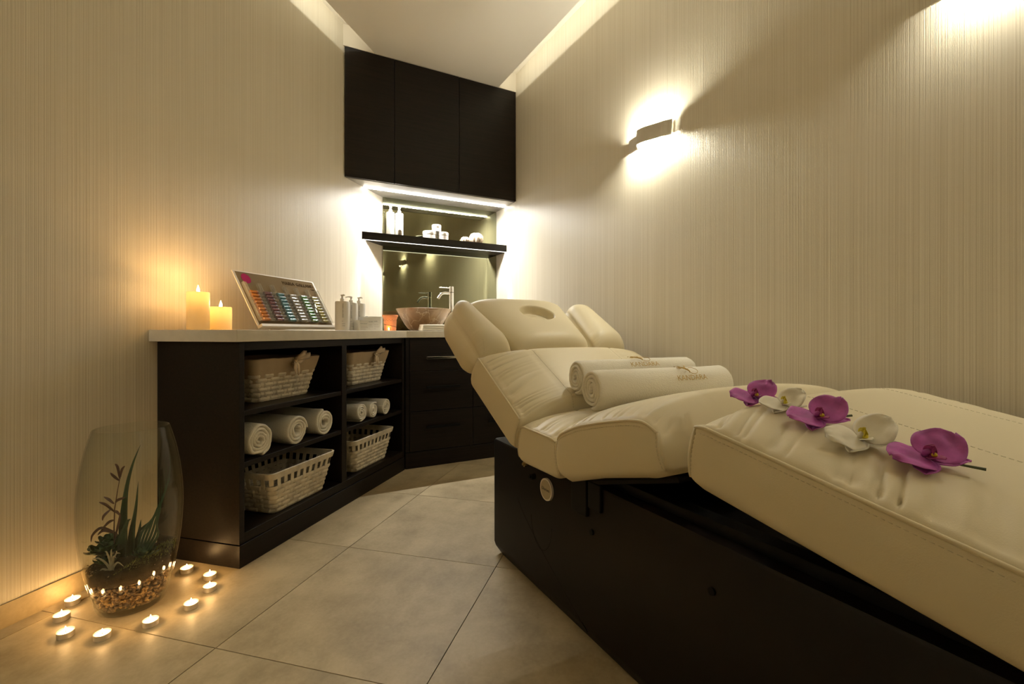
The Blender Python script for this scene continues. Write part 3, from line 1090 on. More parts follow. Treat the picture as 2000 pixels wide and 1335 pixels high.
# ================================================================== ROLLED TOWELS
def roll_mesh(R, length, t=0.0105, turns=3.6, squash=1.0, seed=0, per=40, lev=16, lump=0.0055):
    """spirally rolled towel along local y, resting with its axis at the origin"""
    N = int(per * turns)
    th = np.linspace(0, 2 * math.pi * turns, N)
    rc = R - t / 2 - t * 1.04 * th / (2 * math.pi)
    rc = np.maximum(rc, t * 0.35)
    ys = np.r_[0, 0.0025, 0.007, np.linspace(0.02, length - 0.02, lev), length - 0.007, length - 0.0025, length]
    P = []
    for i, y in enumerate(ys):
        e = min(y, length - y)
        k = 0.30 + 0.70 * math.sqrt(min(1, e / 0.007)) if e < 0.007 else 1.0
        outer = []; inner = []
        for a, r in zip(th, rc):
            nn = mnoise.noise((math.cos(a) * 1.3 + seed * 5.1, math.sin(a) * 1.3 + a * 0.12, y * 7 + seed)) * lump
            nn += mnoise.noise((math.cos(a) * 5 + seed * 2.1, math.sin(a) * 5, y * 25)) * lump * 0.35
            # layers are pushed in and out at the visible end
            yy = y
            if i < 4: yy = y + 0.006 * mnoise.noise((a * 0.45 + seed, r * 30, 0.3)) - 0.004
            ro = r + t / 2 * k + nn; ri = r - t / 2 * k + nn * 0.9
            ri = max(ri, 0.0006)
            A0 = a - math.pi * 0.75 + seed
            outer.append((ro * math.cos(A0), yy, ro * math.sin(A0) * squash)); inner.append((ri * math.cos(A0), yy, ri * math.sin(A0) * squash))
        P.append(outer + inner[::-1])
    m = MB().grid(P, closed_v=True)
    n = len(P[0]); h = n // 2
    for base_i in (0, (len(P) - 1) * n):
        for j in range(h - 1):
            m.f.append((base_i + j, base_i + j + 1, base_i + n - 2 - j, base_i + n - 1 - j))
    return m


def towel(label, R, length, loc, rz, seed, group, **kw):
    m = roll_mesh(R, length, seed=seed, **kw)
    zmin = min(p[2] for p in m.v)
    o = m.build('rolled_towel', M['terry'], None, smooth=True)
    o.location = (loc[0], loc[1], loc[2] - zmin); o.rotation_euler = (0, 0, rz)
    return tag(o, label, 'towel', group)


G1 = 'rolled towels in the shelf unit'
ZS = 0.3722
for k, (s, R, nf, lab, seed, tt, tn) in enumerate((
        (0.447, 0.066, 0.372, 'large white rolled towel against the end panel of the shelf unit', 1, 0.0125, 3.9),
        (0.655, 0.065, 0.368, 'large white rolled towel, middle of the three thick rolls', 2.4, 0.0125, 3.2),
        (0.842, 0.064, 0.362, 'large white rolled towel beside the shelf divider', 4.1, 0.0125, 3.1),
        (1.135, 0.049, 0.366, 'small white rolled towel, nearest the divider in the narrow rolls', 0.6, 0.010, 3.6),
        (1.258, 0.047, 0.360, 'small white rolled towel, middle of the three narrow rolls', 3.3, 0.010, 3.2),
        (1.385, 0.048, 0.364, 'small white rolled towel nearest the vanity cabinet', 5.2, 0.010, 3.6))):
    p = lw(s, nf)
    towel(lab, R, 0.30, (p[0], p[1], ZS), ROT_L, seed, G1, t=tt, turns=tn)

# two towels on the bed with gold embroidery
def embroider(o, R, zc, ax0, phi0):
    """emblem and lettering wrapped onto the roll o"""
    def wrap(x, y, lift=0.0012):
        a = phi0 + y / R
        rr = R + lift + 0.001
        # local: y along the roll, -x side faces the foot of the bed
        return (rr * math.cos(a), ax0 + x, rr * math.sin(a))
    e = MB()
    def stroke(pts, r):
        e.tube([wrap(*p) for p in pts], r, 6)
    def arc(cx, cy, rx, ry, a0, a1, k=14):
        return [(cx + rx * math.cos(t), cy + ry * math.sin(t)) for t in np.linspace(math.radians(a0), math.radians(a1), k)]
    stroke([(-0.030, 0.040), (-0.022, 0.036), (-0.012, 0.038), (-0.003, 0.033), (0.004, 0.026), (0.008, 0.018), (0.004, 0.014)], [0.001, 0.0016, 0.0024, 0.0028, 0.0026, 0.0018, 0.001])
    stroke([(-0.020, 0.050), (-0.018, 0.042), (-0.010, 0.037), (0.000, 0.038), (0.006, 0.046), (0.007, 0.052)], [0.001, 0.0018, 0.002, 0.0018, 0.0014, 0.001])
    stroke(arc(0.022, 0.021, 0.017, 0.012, 60, -150), [0.0009] * 14)
    stroke(arc(0.020, 0.030, 0.012, 0.006, 150, 20), [0.0008] * 14)
    stroke([(-0.036, 0.046), (-0.031, 0.045)], 0.001)
    stroke([(-0.034, 0.034), (-0.026, 0.031), (-0.016, 0.033)], [0.0007, 0.0011, 0.0007])
    e.build('emblem', M['gold'], o, smooth=True)
    v, f = text_mesh('KANDARA', 0.0245, 0.0, 'CENTER', 0.98)
    MB().add([wrap(p[0] + 0.006, p[1] - 0.012, 0.0022) for p in v], f).build('lettering', M['gold'], o)


def bed_towel(p0, deg, L, rise, z, R, label, seed, ax0, phi0):
    d = Vector((math.cos(math.radians(deg)), math.sin(math.radians(deg))))
    m = roll_mesh(R, L, t=0.0115, turns=3.9, seed=seed, lump=0.003, lev=24, per=48)
    o = m.build('rolled_towel', M['terry'], None, smooth=True)
    o.location = (p0[0], p0[1], z)
    o.rotation_euler = (math.atan2(rise, L), 0, math.radians(deg - 90))
    tag(o, label, 'towel', 'embroidered towels on the bed')
    embroider(o, R, z, ax0, math.radians(phi0))
    return o


bed_towel((0.880, 1.150), -8, 0.50, 0.004, 0.668, 0.0635, 'cream rolled towel with gold embroidery, resting on the bed seat in front', 0.9, 0.325, 30)
bed_towel((0.920, 1.288), -8, 0.46, 0.004, 0.694, 0.0600, 'cream rolled towel with gold embroidery, tucked behind against the backrest', 7.07, 0.235, 42)

# ================================================================== BASKETS
def rr_point(t, a, b, r):
    """point and outward normal on a rounded rectangle (half sizes a,b), t in 0..1 by arc length, starting at the front middle"""
    segs = [2 * (a - r), math.pi * r / 2, 2 * (b - r), math.pi * r / 2] * 2
    tot = sum(segs)
    d = (t % 1.0) * tot + (a - r)          # start in the middle of the front (-y) side
    d %= tot
    k = 0
    while d > segs[k]:
        d -= segs[k]; k += 1
    side = k // 2
    cx = [(a - r), (a - r), -(a - r), -(a - r)][side]; cy = [-(b - r), (b - r), (b - r), -(b - r)][side]
    if k % 2 == 0:
        if side == 0: return Vector((-(a - r) + d, -b)), Vector((0, -1))
        if side == 1: return Vector((a, -(b - r) + d)), Vector((1, 0))
        if side == 2: return Vector(((a - r) - d, b)), Vector((0, 1))
        return Vector((-a, (b - r) - d)), Vector((-1, 0))
    ang = -math.pi / 2 + side * math.pi / 2 + d / r
    n = Vector((math.cos(ang), math.sin(ang)))
    return Vector((cx, cy)) + n * r, n


NST = 34
ROWS = 6


def make_basket(name, label, loc, lined, bow_u=0.0, group='white woven baskets in the shelf unit'):
    root = thing(name, label, 'basket', loc, ROT_L, group)
    H = 0.172; a0, b0, a1, b1 = 0.152, 0.113, 0.200, 0.143
    wh = 0.117                        # woven height

    def pt(t, z, out):
        k = z / H
        a = a0 + (a1 - a0) * k; b = b0 + (b1 - b0) * k
        p, n = rr_point(t, a, b, 0.022)
        return (p.x + n.x * out, p.y + n.y * out, z)
    rh = wh / ROWS
    amp = 0.0026
    for r in range(ROWS):
        K = NST * 8
        rows = []
        for i in range(K):
            t = i / K
            c = math.cos(math.pi * (t * NST + r))
            o = amp * math.tanh((c + 0.62) * 5)
            z0 = r * rh + 0.0012; z1 = (r + 1) * rh - 0.0004
            bul = 0.0012
            rows.append([pt(t, z0, o - 0.001), pt(t, (z0 + z1) / 2, o + 0.001 + bul), pt(t, z1, o - 0.001), pt(t, z1, o - 0.0028), pt(t, z0, o - 0.0028)])
        MB().grid(rows, closed_u=True, closed_v=True).build('weaver', M['wicker'], root, smooth='auto')
    for k in range(NST):
        tc = k / NST; hwid = 0.24 / NST
        rows = []
        zs = [0.0] + [(r + 0.5) * rh for r in range(ROWS)] + [wh + 0.004, 0.148, 0.160]
        for i, z in enumerate(zs):
            if 1 <= i <= ROWS:
                o = -amp * math.cos(math.pi * (k + i - 1)) - 0.001
            else:
                o = -0.001
            rows.append([pt(tc - hwid, z, o), pt(tc + hwid, z, o), pt(tc + hwid, z, o - 0.0016), pt(tc - hwid, z, o - 0.0016)])
        m = MB().grid(rows, closed_v=True); n = len(m.v)
        m.f += [(0, 1, 2, 3), (n - 4, n - 3, n - 2, n - 1)]
        m.build('stake', M['wicker'], root)
    K = 96
    MB().prism([(p[0], p[1]) for p in (pt(i / 48, 0.0, -0.004) for i in range(48))], 0.0, 0.004).build('bottom', M['wicker'], root)

    def band(nm, zo0, z1, zi0, out, th, mat, wav=0.0):
        rows = []
        for i in range(K * 2):
            t = i / (K * 2)
            wv = wav * mnoise.noise((math.cos(2 * math.pi * t) * 5, math.sin(2 * math.pi * t) * 5, 1.7))
            wz = wav * 1.4 * mnoise.noise((math.cos(2 * math.pi * t) * 4, math.sin(2 * math.pi * t) * 4, 7.7))
            rows.append([pt(t, zo0 + wz, out + wv), pt(t, (zo0 + z1) / 2, out + 0.0008 + wv), pt(t, z1 - 0.001 + wz, out + wv * 0.5), pt(t, z1 + 0.0015 + wz, out - th / 2),
                         pt(t, z1 - 0.001 + wz, out - th), pt(t, zi0, out - th)])
        return MB().grid(rows, closed_u=True, closed_v=True).build(nm, M[mat], root, smooth='auto')
    if not lined:
        band('rim', 0.147, H, 0.147, 0.004, 0.009, 'wicker')
    else:
        band('rim', 0.149, H - 0.003, 0.149, 0.002, 0.006, 'wicker')
        band('fabric_liner', 0.131, H + 0.004, 0.03, 0.0055, 0.0125, 'linen', 0.0025)
        # ribbon bow at the front
        bw = bpy.data.objects.new('ribbon_bow', None); COL.objects.link(bw); bw.parent = root
        q = pt(bow_u, 0.160, 0.010); bw.location = q
        W = 0.017

        def ribbon(nm, path, w0, w1, tw=0.0):
            rows = []
            n = len(path)
            for i, p in enumerate(path):
                u = i / (n - 1)
                d = Vector(path[min(i + 1, n - 1)]) - Vector(path[max(i - 1, 0)]); d.normalize()
                side = d.cross(Vector((0, -1, 0.25))).normalized()
                side = Matrix.Rotation(tw * u, 3, d) @ side
                ww = w0 + (w1 - w0) * min(1, u * 1.8)
                rows.append([Vector(p) + side * ww * s + Vector((0, -0.004 * (1 - s * s), 0)) for s in (-1, -0.5, 0, 0.5, 1)])
            return MB().grid(rows).build(nm, M['satin'], bw, smooth=True, solid=0.0008)
        ribbon('bow_loop', [(0.004, -0.006, 0.004), (0.022, -0.016, 0.020), (0.046, -0.018, 0.032), (0.062, -0.010, 0.030), (0.058, 0.000, 0.014), (0.030, -0.004, 0.002), (0.004, -0.005, 0.0)], 0.006, W)
        ribbon('bow_loop', [(-0.004, -0.006, 0.0), (-0.010, -0.018, -0.012), (-0.016, -0.024, -0.030), (-0.012, -0.018, -0.044), (-0.004, -0.010, -0.034), (0.0, -0.006, -0.012)], 0.006, W * 0.9)
        ribbon('ribbon_tail', [(0.006, -0.008, 0.004), (0.028, -0.014, 0.012), (0.052, -0.018, 0.018), (0.078, -0.020, 0.020)], 0.005, W * 0.85, 0.5)
        ribbon('ribbon_tail', [(0.002, -0.010, -0.002), (0.010, -0.016, -0.020), (0.012, -0.016, -0.040), (0.016, -0.013, -0.060)], 0.005, W * 0.8, -0.4)
        MB().lathe([(0.002, -0.008), (0.007, -0.006), (0.0085, 0.0), (0.007, 0.006), (0.002, 0.008)], 12, (0, -0.010, 0)).build('knot', M['satin'], bw, smooth=True)
    return root


make_basket('woven_basket', 'white woven basket with beige fabric liner and bow, top left compartment', (*lw(0.683, 0.165), 0.5603), True, 0.010)
make_basket('woven_basket', 'white woven basket with beige fabric liner and bow, beside the vanity cabinet', (*lw(1.315, 0.170), 0.5603), True, 0.014)
make_basket('woven_basket', 'unlined white woven basket with open slots, nearest the candles on the floor', (*lw(0.693, 0.240), 0.1183), False)
make_basket('woven_basket', 'unlined white woven basket with open slots, below the narrow towel rolls', (*lw(1.255, 0.235), 0.1183), False)

# ================================================================== THINGS ON THE WORKTOP
ZW = 0.8532


def flame(parent, z, h=0.022, r=0.0042, watts=0.1, name='flame'):
    prof = [(0.0005, 0), (r * 0.75, h * 0.12), (r, h * 0.3), (r * 0.85, h * 0.5), (r * 0.45, h * 0.75), (0.0004, h)]
    fl_ = MB().lathe(prof, 12, (0, 0, z)).build(name, M['flame'], parent, smooth=True)
    point_light('flame_glow', (0, 0, z + h * 0.5 + 0.006), watts, FLAME_COL, 0.008, parent)
    return fl_


def candle(s, n, r, h, label):
    c = thing('pillar_candle', label, 'candle', (*lw(s, n), ZW), 0, 'lit pillar candles on the worktop')
    MB().lathe([(r - 0.002, 0), (r, 0.002), (r, h - 0.004), (r - 0.001, h), (r - 0.003, h + 0.0008), (r - 0.0055, h - 0.004), (r - 0.007, h - 0.020), (r - 0.012, h - 0.050), (r * 0.4, h - 0.062), (0.003, h - 0.064)], 40).build('wax_body', M['wax'], c, smooth='auto')
    MB().tube([(0, 0, h - 0.066), (0.0005, 0, h - 0.006), (0.002, 0, h + 0.002)], 0.0012, 6).build('wick', M['wick'], c)
    flame(c, h - 0.003, 0.030, 0.0055, CANDLE_W * 0.6)
    point_light('flame_glow', (0, 0, h - 0.016), CANDLE_W * 0.6, FLAME_COL, 0.006, c)
    return c


candle(0.385, 0.150, 0.0375, 0.142, 'tall lit ivory pillar candle at the end of the worktop')
candle(0.475, 0.160, 0.0385, 0.090, 'short lit ivory pillar candle beside the tall one')

# --- tilted sample display with coloured ampoules
ds0, dn0 = 0.885, 0.200
disp = thing('sample_display', 'tilted taupe sample display of coloured ampoules on the worktop', 'display stand', (*lw(ds0, dn0), ZW), ROT_L)
DV = Vector((0, 0.140, 0.250)); DLEN = DV.length; DV.normalize(); DW = Vector((0, -DV.z, DV.y))
DO = Vector((0, 0, 0.012))


def dmap(u, v, w):
    p = DO + Vector((u, 0, 0)) + DV * v + DW * w
    return (p.x, p.y, p.z)


def dbox(name, u0, u1, v0, v1, w0, w1, mat, parent=disp):
    m = MB().box((u0, v0, w0), (u1, v1, w1))
    m.v = [dmap(*p) for p in m.v]
    return m.build(name, M[mat], parent)


dbox('board', -0.262, 0.262, -0.004, DLEN, -0.004, 0.0, 'board_white')
prt = dbox('printed_panel', -0.250, 0.250, 0.010, DLEN - 0.006, 0.0, 0.0012, 'board')
dbox('front_lip', -0.262, 0.262, -0.006, 0.006, -0.004, 0.022, 'board_white')
dbox('ledge', -0.245, 0.245, 0.022, 0.026, 0.001, 0.024, 'acrylic')
MB().add([(-0.05, 0.134, 0.0), (0.05, 0.134, 0.0), (0.05, 0.140, 0.0), (-0.05, 0.140, 0.0), (-0.04, 0.126, 0.20), (0.04, 0.126, 0.20), (0.04, 0.130, 0.20), (-0.04, 0.130, 0.20)],
         [(0, 3, 2, 1), (4, 5, 6, 7), (0, 1, 5, 4), (1, 2, 6, 5), (2, 3, 7, 6), (3, 0, 4, 7)]).build('back_support', M['board_white'], disp)
dot = MB().prism([(-0.205 + 0.025 * math.cos(t), 0.248 + 0.025 * math.sin(t)) for t in np.linspace(0, 2 * math.pi, 33)[:-1]], 0.0012, 0.002)
dot.v = [dmap(*p) for p in dot.v]
dot.build('magenta_dot', M['pink'], prt)
v, f = text_mesh('MARIA GALLAND', 0.0265, 0.0006, 'RIGHT', 1.12)
MB().add([dmap(p[0] + 0.240, p[1] + 0.243, p[2] + 0.0022) for p in v], f).build('lettering', M['letters'], prt)
v, f = text_mesh('PARIS', 0.010, 0.0004, 'RIGHT', 1.2)
MB().add([dmap(p[0] + 0.238, p[1] + 0.228, p[2] + 0.0018) for p in v], f).build('lettering', M['letters'], prt)
for k in range(7):
    u = -0.238 + k * (0.476 / 6)
    for du in (-0.006, 0.006):
        dbox('divider_rail', u + du - 0.0016, u + du + 0.0016, 0.028, 0.222, 0.002, 0.016, 'rail')
amp_cols = [('orange', (0.85, 0.28, 0.02), 1.8), ('plum red', (0.24, 0.075, 0.075), 0), ('blue', (0.12, 0.34, 0.38), 0), ('clear', (0.72, 0.66, 0.52), 0), ('green', (0.16, 0.42, 0.10), 0), ('yellow', (0.55, 0.47, 0.09), 0)]
ords = ['first', 'second', 'third', 'fourth', 'fifth', 'last']
for k, (cn, cc, _) in enumerate(amp_cols):
    mt = plain('ampoule_' + cn.replace(' ', '_'), cc, 0.12, trans=0.35 if cn != 'clear' else 0.6, spec=0.6, coat=0.5)
    uc_ = -0.238 + (k + 0.5) * (0.476 / 6)
    first = None
    for q in range(9):
        if first is None:
            m = MB().tube([(-0.031, 0, 0), (-0.030, 0, 0), (0.006, 0, 0), (0.009, 0, 0)], [0.006, 0.0082, 0.0082, 0.005], 12)
            o = m.build('ampoule', mt, None, smooth='auto')
            MB().tube([(0.008, 0, 0), (0.012, 0, 0), (0.029, 0, 0), (0.031, 0, 0)], [0.005, 0.0076, 0.0070, 0.004], 12).build('neck', M['rail'], o, smooth='auto')
            MB().tube([(0.0005, 0, 0), (0.0085, 0, 0)], 0.0086, 12).build('paper_band', plain('band_' + cn.replace(' ', '_'), [c * 0.35 for c in cc], 0.5), o, smooth='auto')
            first = o
        else:
            o = copy_tree(first)
        loc = Vector((uc_, 0, 0)) + DO + DV * (0.0352 + q * 0.0172) + DW * 0.0104
        R = Matrix.Rotation(ROT_L, 3, 'Z')
        wl = R @ loc
        b = lw(ds0, dn0)
        o.location = (b[0] + wl.x, b[1] + wl.y, ZW + wl.z)
        o.rotation_euler = (0, 0, ROT_L)
        lv = ['lowest', 'second from bottom', 'third from bottom', 'fourth from bottom', 'middle', 'fourth from top', 'third from top', 'second from top', 'topmost'][q]
        tag(o, '%s glass ampoule in the tilted display, %s of its column' % (cn, lv), 'ampoule', '%s ampoules in the display' % cn)


# --- cosmetic bottles, boxes
def side_text(txt, size, r, z, ang, vertical=True, parent=None):
    """small print wrapped round a bottle"""
    v, f = text_mesh(txt, size, 0.0, 'LEFT', 1.1)
    out = []
    for p in v:
        if vertical: a = ang + p[1] / r; zz = z - p[0]
        else: a = ang + p[0] / r; zz = z + p[1]
        out.append(((r + 0.0004) * math.cos(a), (r + 0.0004) * math.sin(a), zz))
    return MB().add(out, f).build('lettering', M['ink'], parent)


CAM_ANG = math.radians(-115)


def pump_bottle(name, loc, r, h, label, group, noz=180, ang=CAM_ANG, mat='white_plastic', txt='MARIA GALLAND', facing=0.0):
    b = thing(name, label, 'bottle', loc, 0, group)
    MB().lathe([(r - 0.002, 0), (r, 0.002), (r, h - 0.004), (r - 0.003, h), (0.010, h + 0.001)], 36).build('body', M[mat], b, smooth='auto')
    MB().lathe([(0.0105, h), (0.0105, h + 0.014), (0.0085, h + 0.0155), (0.0052, h + 0.017), (0.0052, h + 0.028)], 20).build('collar', M[mat], b, smooth='auto')
    a = math.radians(noz)
    m = MB().lathe([(0.0075, h + 0.028), (0.0085, h + 0.029), (0.0085, h + 0.033), (0.007, h + 0.0345)], 20)
    m.tube([(0, 0, h + 0.0315), (0.014 * math.cos(a), 0.014 * math.sin(a), h + 0.0322), (0.026 * math.cos(a), 0.026 * math.sin(a), h + 0.0300), (0.028 * math.cos(a), 0.028 * math.sin(a), h + 0.0265)], [0.0045, 0.0038, 0.0030, 0.0026], 10)
    m.build('pump_head', M[mat], b, smooth='auto')
    side_text(txt, 0.0085, r, h - 0.012, ang + facing, True, b)
    for k, (t_, zz) in enumerate((('61', 0.045), ('lotion', 0.032), ('visage', 0.022))):
        side_text(t_, 0.006, r, zz, ang - 0.05 + facing, False, b)
    return b


GB = 'white pump bottles on the worktop'
pump_bottle('pump_bottle', (*lw(1.066, 0.300), ZW), 0.0355, 0.148, 'white pump bottle nearest the ampoule display', GB, noz=-70, facing=0.30)
pump_bottle('pump_bottle', (*lw(1.157, 0.290), ZW), 0.0335, 0.146, 'white pump bottle, middle of three on the worktop', GB, noz=165, facing=0.25)
pump_bottle('pump_bottle', (*lw(1.245, 0.280), ZW), 0.0335, 0.148, 'white pump bottle closest to the lit mirror', GB, noz=-60, facing=0.25)
GX = 'white cosmetic cartons on the worktop'
for (s, n, w_, d_, h_, lab) in ((1.158, 0.352, 0.064, 0.040, 0.054, 'smallest white cosmetic carton standing before the pump bottles'),
                               (1.226, 0.336, 0.078, 0.040, 0.073, 'middle-sized white cosmetic carton partly behind the smallest'),
                               (1.312, 0.318, 0.100, 0.045, 0.079, 'widest white cosmetic carton beside the orange oil burner')):
    b = MB().box((-w_ / 2, -d_ / 2, 0), (w_ / 2, d_ / 2, h_)).build('carton', M['carton'], None, bevel=0.0006)
    b.location = (*lw(s, n), ZW); b.rotation_euler = (0, 0, ROT_L - math.radians(14))
    tag(b, lab, 'box', GX)
    v, f = text_mesh('MARIA GALLAND', 0.0082 if w_ > 0.07 else 0.0058, 0.0, 'LEFT')
    MB().add([(p[0] - w_ / 2 + 0.006, -d_ / 2 - 0.0004, p[1] + h_ * 0.62) for p in v], f).build('lettering', M['ink'], b)
    for q, wd in enumerate((0.5, 0.78, 0.7)):
        MB().box((-w_ / 2 + 0.008, -d_ / 2 - 0.0004, h_ * 0.12 + q * h_ * 0.14), (-w_ / 2 + 0.008 + w_ * wd, -d_ / 2 + 0.0002, h_ * 0.12 + q * h_ * 0.14 + 0.0018)).build('print_line', M['jar_band'], b)

# --- orange oil burner
ob = thing('oil_burner', 'orange pierced ceramic oil burner glowing on the worktop', 'oil burner', (0.668, 2.905, ZW))
MB().lathe([(0.030, 0), (0.036, 0.001), (0.0365, 0.004), (0.0395, 0.070), (0.0435, 0.078), (0.0445, 0.086), (0.0480, 0.0875), (0.0485, 0.094), (0.0465, 0.0975), (0.0435, 0.0975), (0.040, 0.090), (0.001, 0.085)], 40).build('body', M['terracotta'], ob, smooth='auto')
hp = []
for k in range(74):
    t = k * 2.39996; z = 0.018 + 0.046 * ((k * 0.6180339) % 1.0)
    hp.append((t, z))
for k in range(26):
    hp.append((k * 2 * math.pi / 26, 0.0655 - 0.004 * (k % 2)))
m = MB()
for t, z in hp:
    r0 = 0.0365 + (0.0395 - 0.0365) * (z - 0.004) / 0.066
    c, s_ = math.cos(t), math.sin(t)
    m.tube([((r0 - 0.0015) * c, (r0 - 0.0015) * s_, z), ((r0 + 0.0006) * c, (r0 + 0.0006) * s_, z)], 0.0017, 6)
h_ = m.build('pierced_holes', M['dark_hole'], ob); h_['kind'] = 'stuff'
# arched opening towards the room with a burning tealight in it
a_ = CAM_ANG
arch = [(-0.011, 0.002), (0.011, 0.002)] + [(0.011 * math.cos(t), 0.012 + 0.011 * math.sin(t)) for t in np.linspace(0, math.pi, 9)]
MB().add([(0.0368 * math.cos(a_ + p[0] / 0.0368) * rr, 0.0368 * math.sin(a_ + p[0] / 0.0368) * rr, p[1]) for rr in (1.016, 0.97) for p in arch],
         [tuple(range(11)), tuple(range(21, 10, -1))] + [(i, (i + 1) % 11, 11 + (i + 1) % 11, 11 + i) for i in range(11)]).build('opening', M['dark_hole'], ob)
fo = MB().lathe([(0.0005, 0), (0.003, 0.002), (0.0038, 0.005), (0.002, 0.009), (0.0003, 0.012)], 10, (0.0395 * math.cos(a_), 0.0395 * math.sin(a_), 0.006)).build('flame', M['flame'], ob, smooth=True)
point_light('flame_glow', (0.047 * math.cos(a_), 0.047 * math.sin(a_), 0.012), 0.02, FLAME_COL, 0.006, ob)

# --- basin
BC = (0.937, 3.085)
bs = MB().lathe([(0.078, 0.0), (0.088, 0.002), (0.104, 0.014), (0.126, 0.042), (0.149, 0.080), (0.170, 0.117), (0.1835, 0.143), (0.185, 0.147), (0.1825, 0.1485), (0.174, 0.142), (0.146, 0.104), (0.100, 0.055), (0.050, 0.028), (0.012, 0.022)], 64).build('basin', M['marble'], None, smooth='auto')
bs.location = (*BC, ZW)
tag(bs, 'round brown marble vessel basin on the worktop before the mirror', 'basin')
# --- tap
tp = thing('tap', 'tall chrome lever tap beside the marble basin', 'tap', (1.146, 3.113, ZW))
MB().lathe([(0.026, 0), (0.026, 0.006), (0.0175, 0.008), (0.0175, 0.268), (0.0165, 0.270)], 28).build('column', M['chrome'], tp, smooth='auto')
MB().lathe([(0.0165, 0.273), (0.0178, 0.274), (0.0178, 0.310), (0.0165, 0.3125)], 28).build('cap', M['chrome'], tp, smooth='auto')
MB().tube([(-0.012, 0, 0.266), (-0.050, 0, 0.2675), (-0.066, -0.000, 0.264), (-0.080, 0, 0.254), (-0.090, 0, 0.240), (-0.098, 0, 0.226)], 0.0105, 14).build('spout', M['chrome'], tp, smooth='auto')
MB().tube([(-0.014, 0, 0.303), (-0.050, 0, 0.304), (-0.090, 0, 0.304)], [0.0042, 0.0042, 0.0048], 10).build('lever', M['chrome'], tp, smooth='auto')
# --- folded towel in front of the basin
ft = MB()
for k in range(3):
    w_ = 0.125 - 0.004 * k
    ft.tube([(-w_, -0.03 + 0.002 * k, 0.008 + 0.0125 * k), (w_, -0.03, 0.008 + 0.0125 * k)], 0.0062, 8)
    ft.box((-w_, -0.03, 0.0018 + 0.0125 * k), (w_, 0.055, 0.0142 + 0.0125 * k))
fo = ft.build('folded_towel', M['terry'], None, bevel=0.004)
fo.location = (0.975, 2.865, ZW)
tag(fo, 'small folded cream towel on the worktop before the basin', 'towel')

# ================================================================== THINGS ON THE FLOATING SHELF
ZF = 1.5123
GS = 'bottles on the floating shelf'
for (x, y, h, lab) in ((0.752, 3.262, 0.166, 'tall white pump bottle on the floating shelf, nearest the wall'),
                       (0.812, 3.255, 0.163, 'tall white pump bottle on the floating shelf behind the tiny flask')):
    b = thing('pump_bottle', lab, 'bottle', (x, y, ZF), 0, GS)
    r = 0.0275
    MB().lathe([(r - 0.002, 0), (r, 0.002), (r, h - 0.003), (r - 0.002, h), (0.012, h + 0.001)], 32).build('body', M['white_plastic'], b, smooth='auto')
    MB().lathe([(0.0125, h), (0.0125, h + 0.018), (0.007, h + 0.022), (0.007, h + 0.036)], 20).build('collar', M['white_plastic'], b, smooth='auto')
    sg = -1 if x < 0.78 else 1
    MB().lathe([(0.008, h + 0.034), (0.0095, h + 0.036), (0.0085, h + 0.047), (0.004, h + 0.050)], 18).tube(
        [(0, 0, h + 0.042), (sg * 0.012, -0.004, h + 0.048), (sg * 0.022, -0.008, h + 0.050)], [0.005, 0.0045, 0.0035], 10).build('pump_head', M['white_plastic'], b, smooth='auto')
    side_text('MARIA GALLAND', 0.0085, r, h - 0.02, CAM_ANG - 0.05, True, b)
    side_text('61', 0.006, r, 0.03, CAM_ANG, False, b)
b = thing('glass_flask', 'tiny glass flask with white cap before the tall shelf bottles', 'bottle', (0.806, 3.212, ZF), 0, GS)
MB().lathe([(0.012, 0), (0.0135, 0.002), (0.0135, 0.034), (0.006, 0.040)], 24).build('body', plain('flask_glass', (0.30, 0.24, 0.16), 0.1, trans=0.5), b, smooth='auto')
MB().lathe([(0.0128, 0.037), (0.0128, 0.044), (0.005, 0.046), (0.0045, 0.060), (0.0025, 0.064)], 20).build('cap', M['white_plastic'], b, smooth='auto')
GJ = 'cosmetic jars on the floating shelf'


def jar(x, y, z, r, h, lab):
    j = thing('cosmetic_jar', lab, 'jar', (x, y, z), 0, GJ)
    MB().lathe([(r - 0.003, 0), (r, 0.002), (r, h * 0.58), (r - 0.001, h * 0.60)], 32).build('body', M['jar'], j, smooth='auto')
    MB().lathe([(r + 0.0003, h * 0.18), (r + 0.0003, h * 0.48)], 32, caps=False).build('label_band', M['jar_band'], j, smooth=True)
    MB().lathe([(r + 0.0012, h * 0.61), (r + 0.0016, h * 0.63), (r + 0.0016, h - 0.003), (r - 0.001, h)], 32).build('lid', M['white_plastic'], j, smooth='auto')


jar(1.038, 3.268, ZF, 0.050, 0.061, 'wide white cosmetic jar at the base of the stack')
jar(1.130, 3.245, ZF, 0.039, 0.058, 'white cosmetic jar on the shelf beside the stack base')
jar(1.083, 3.252, ZF + 0.0612, 0.032, 0.050, 'small white cosmetic jar stacked on top of two others')


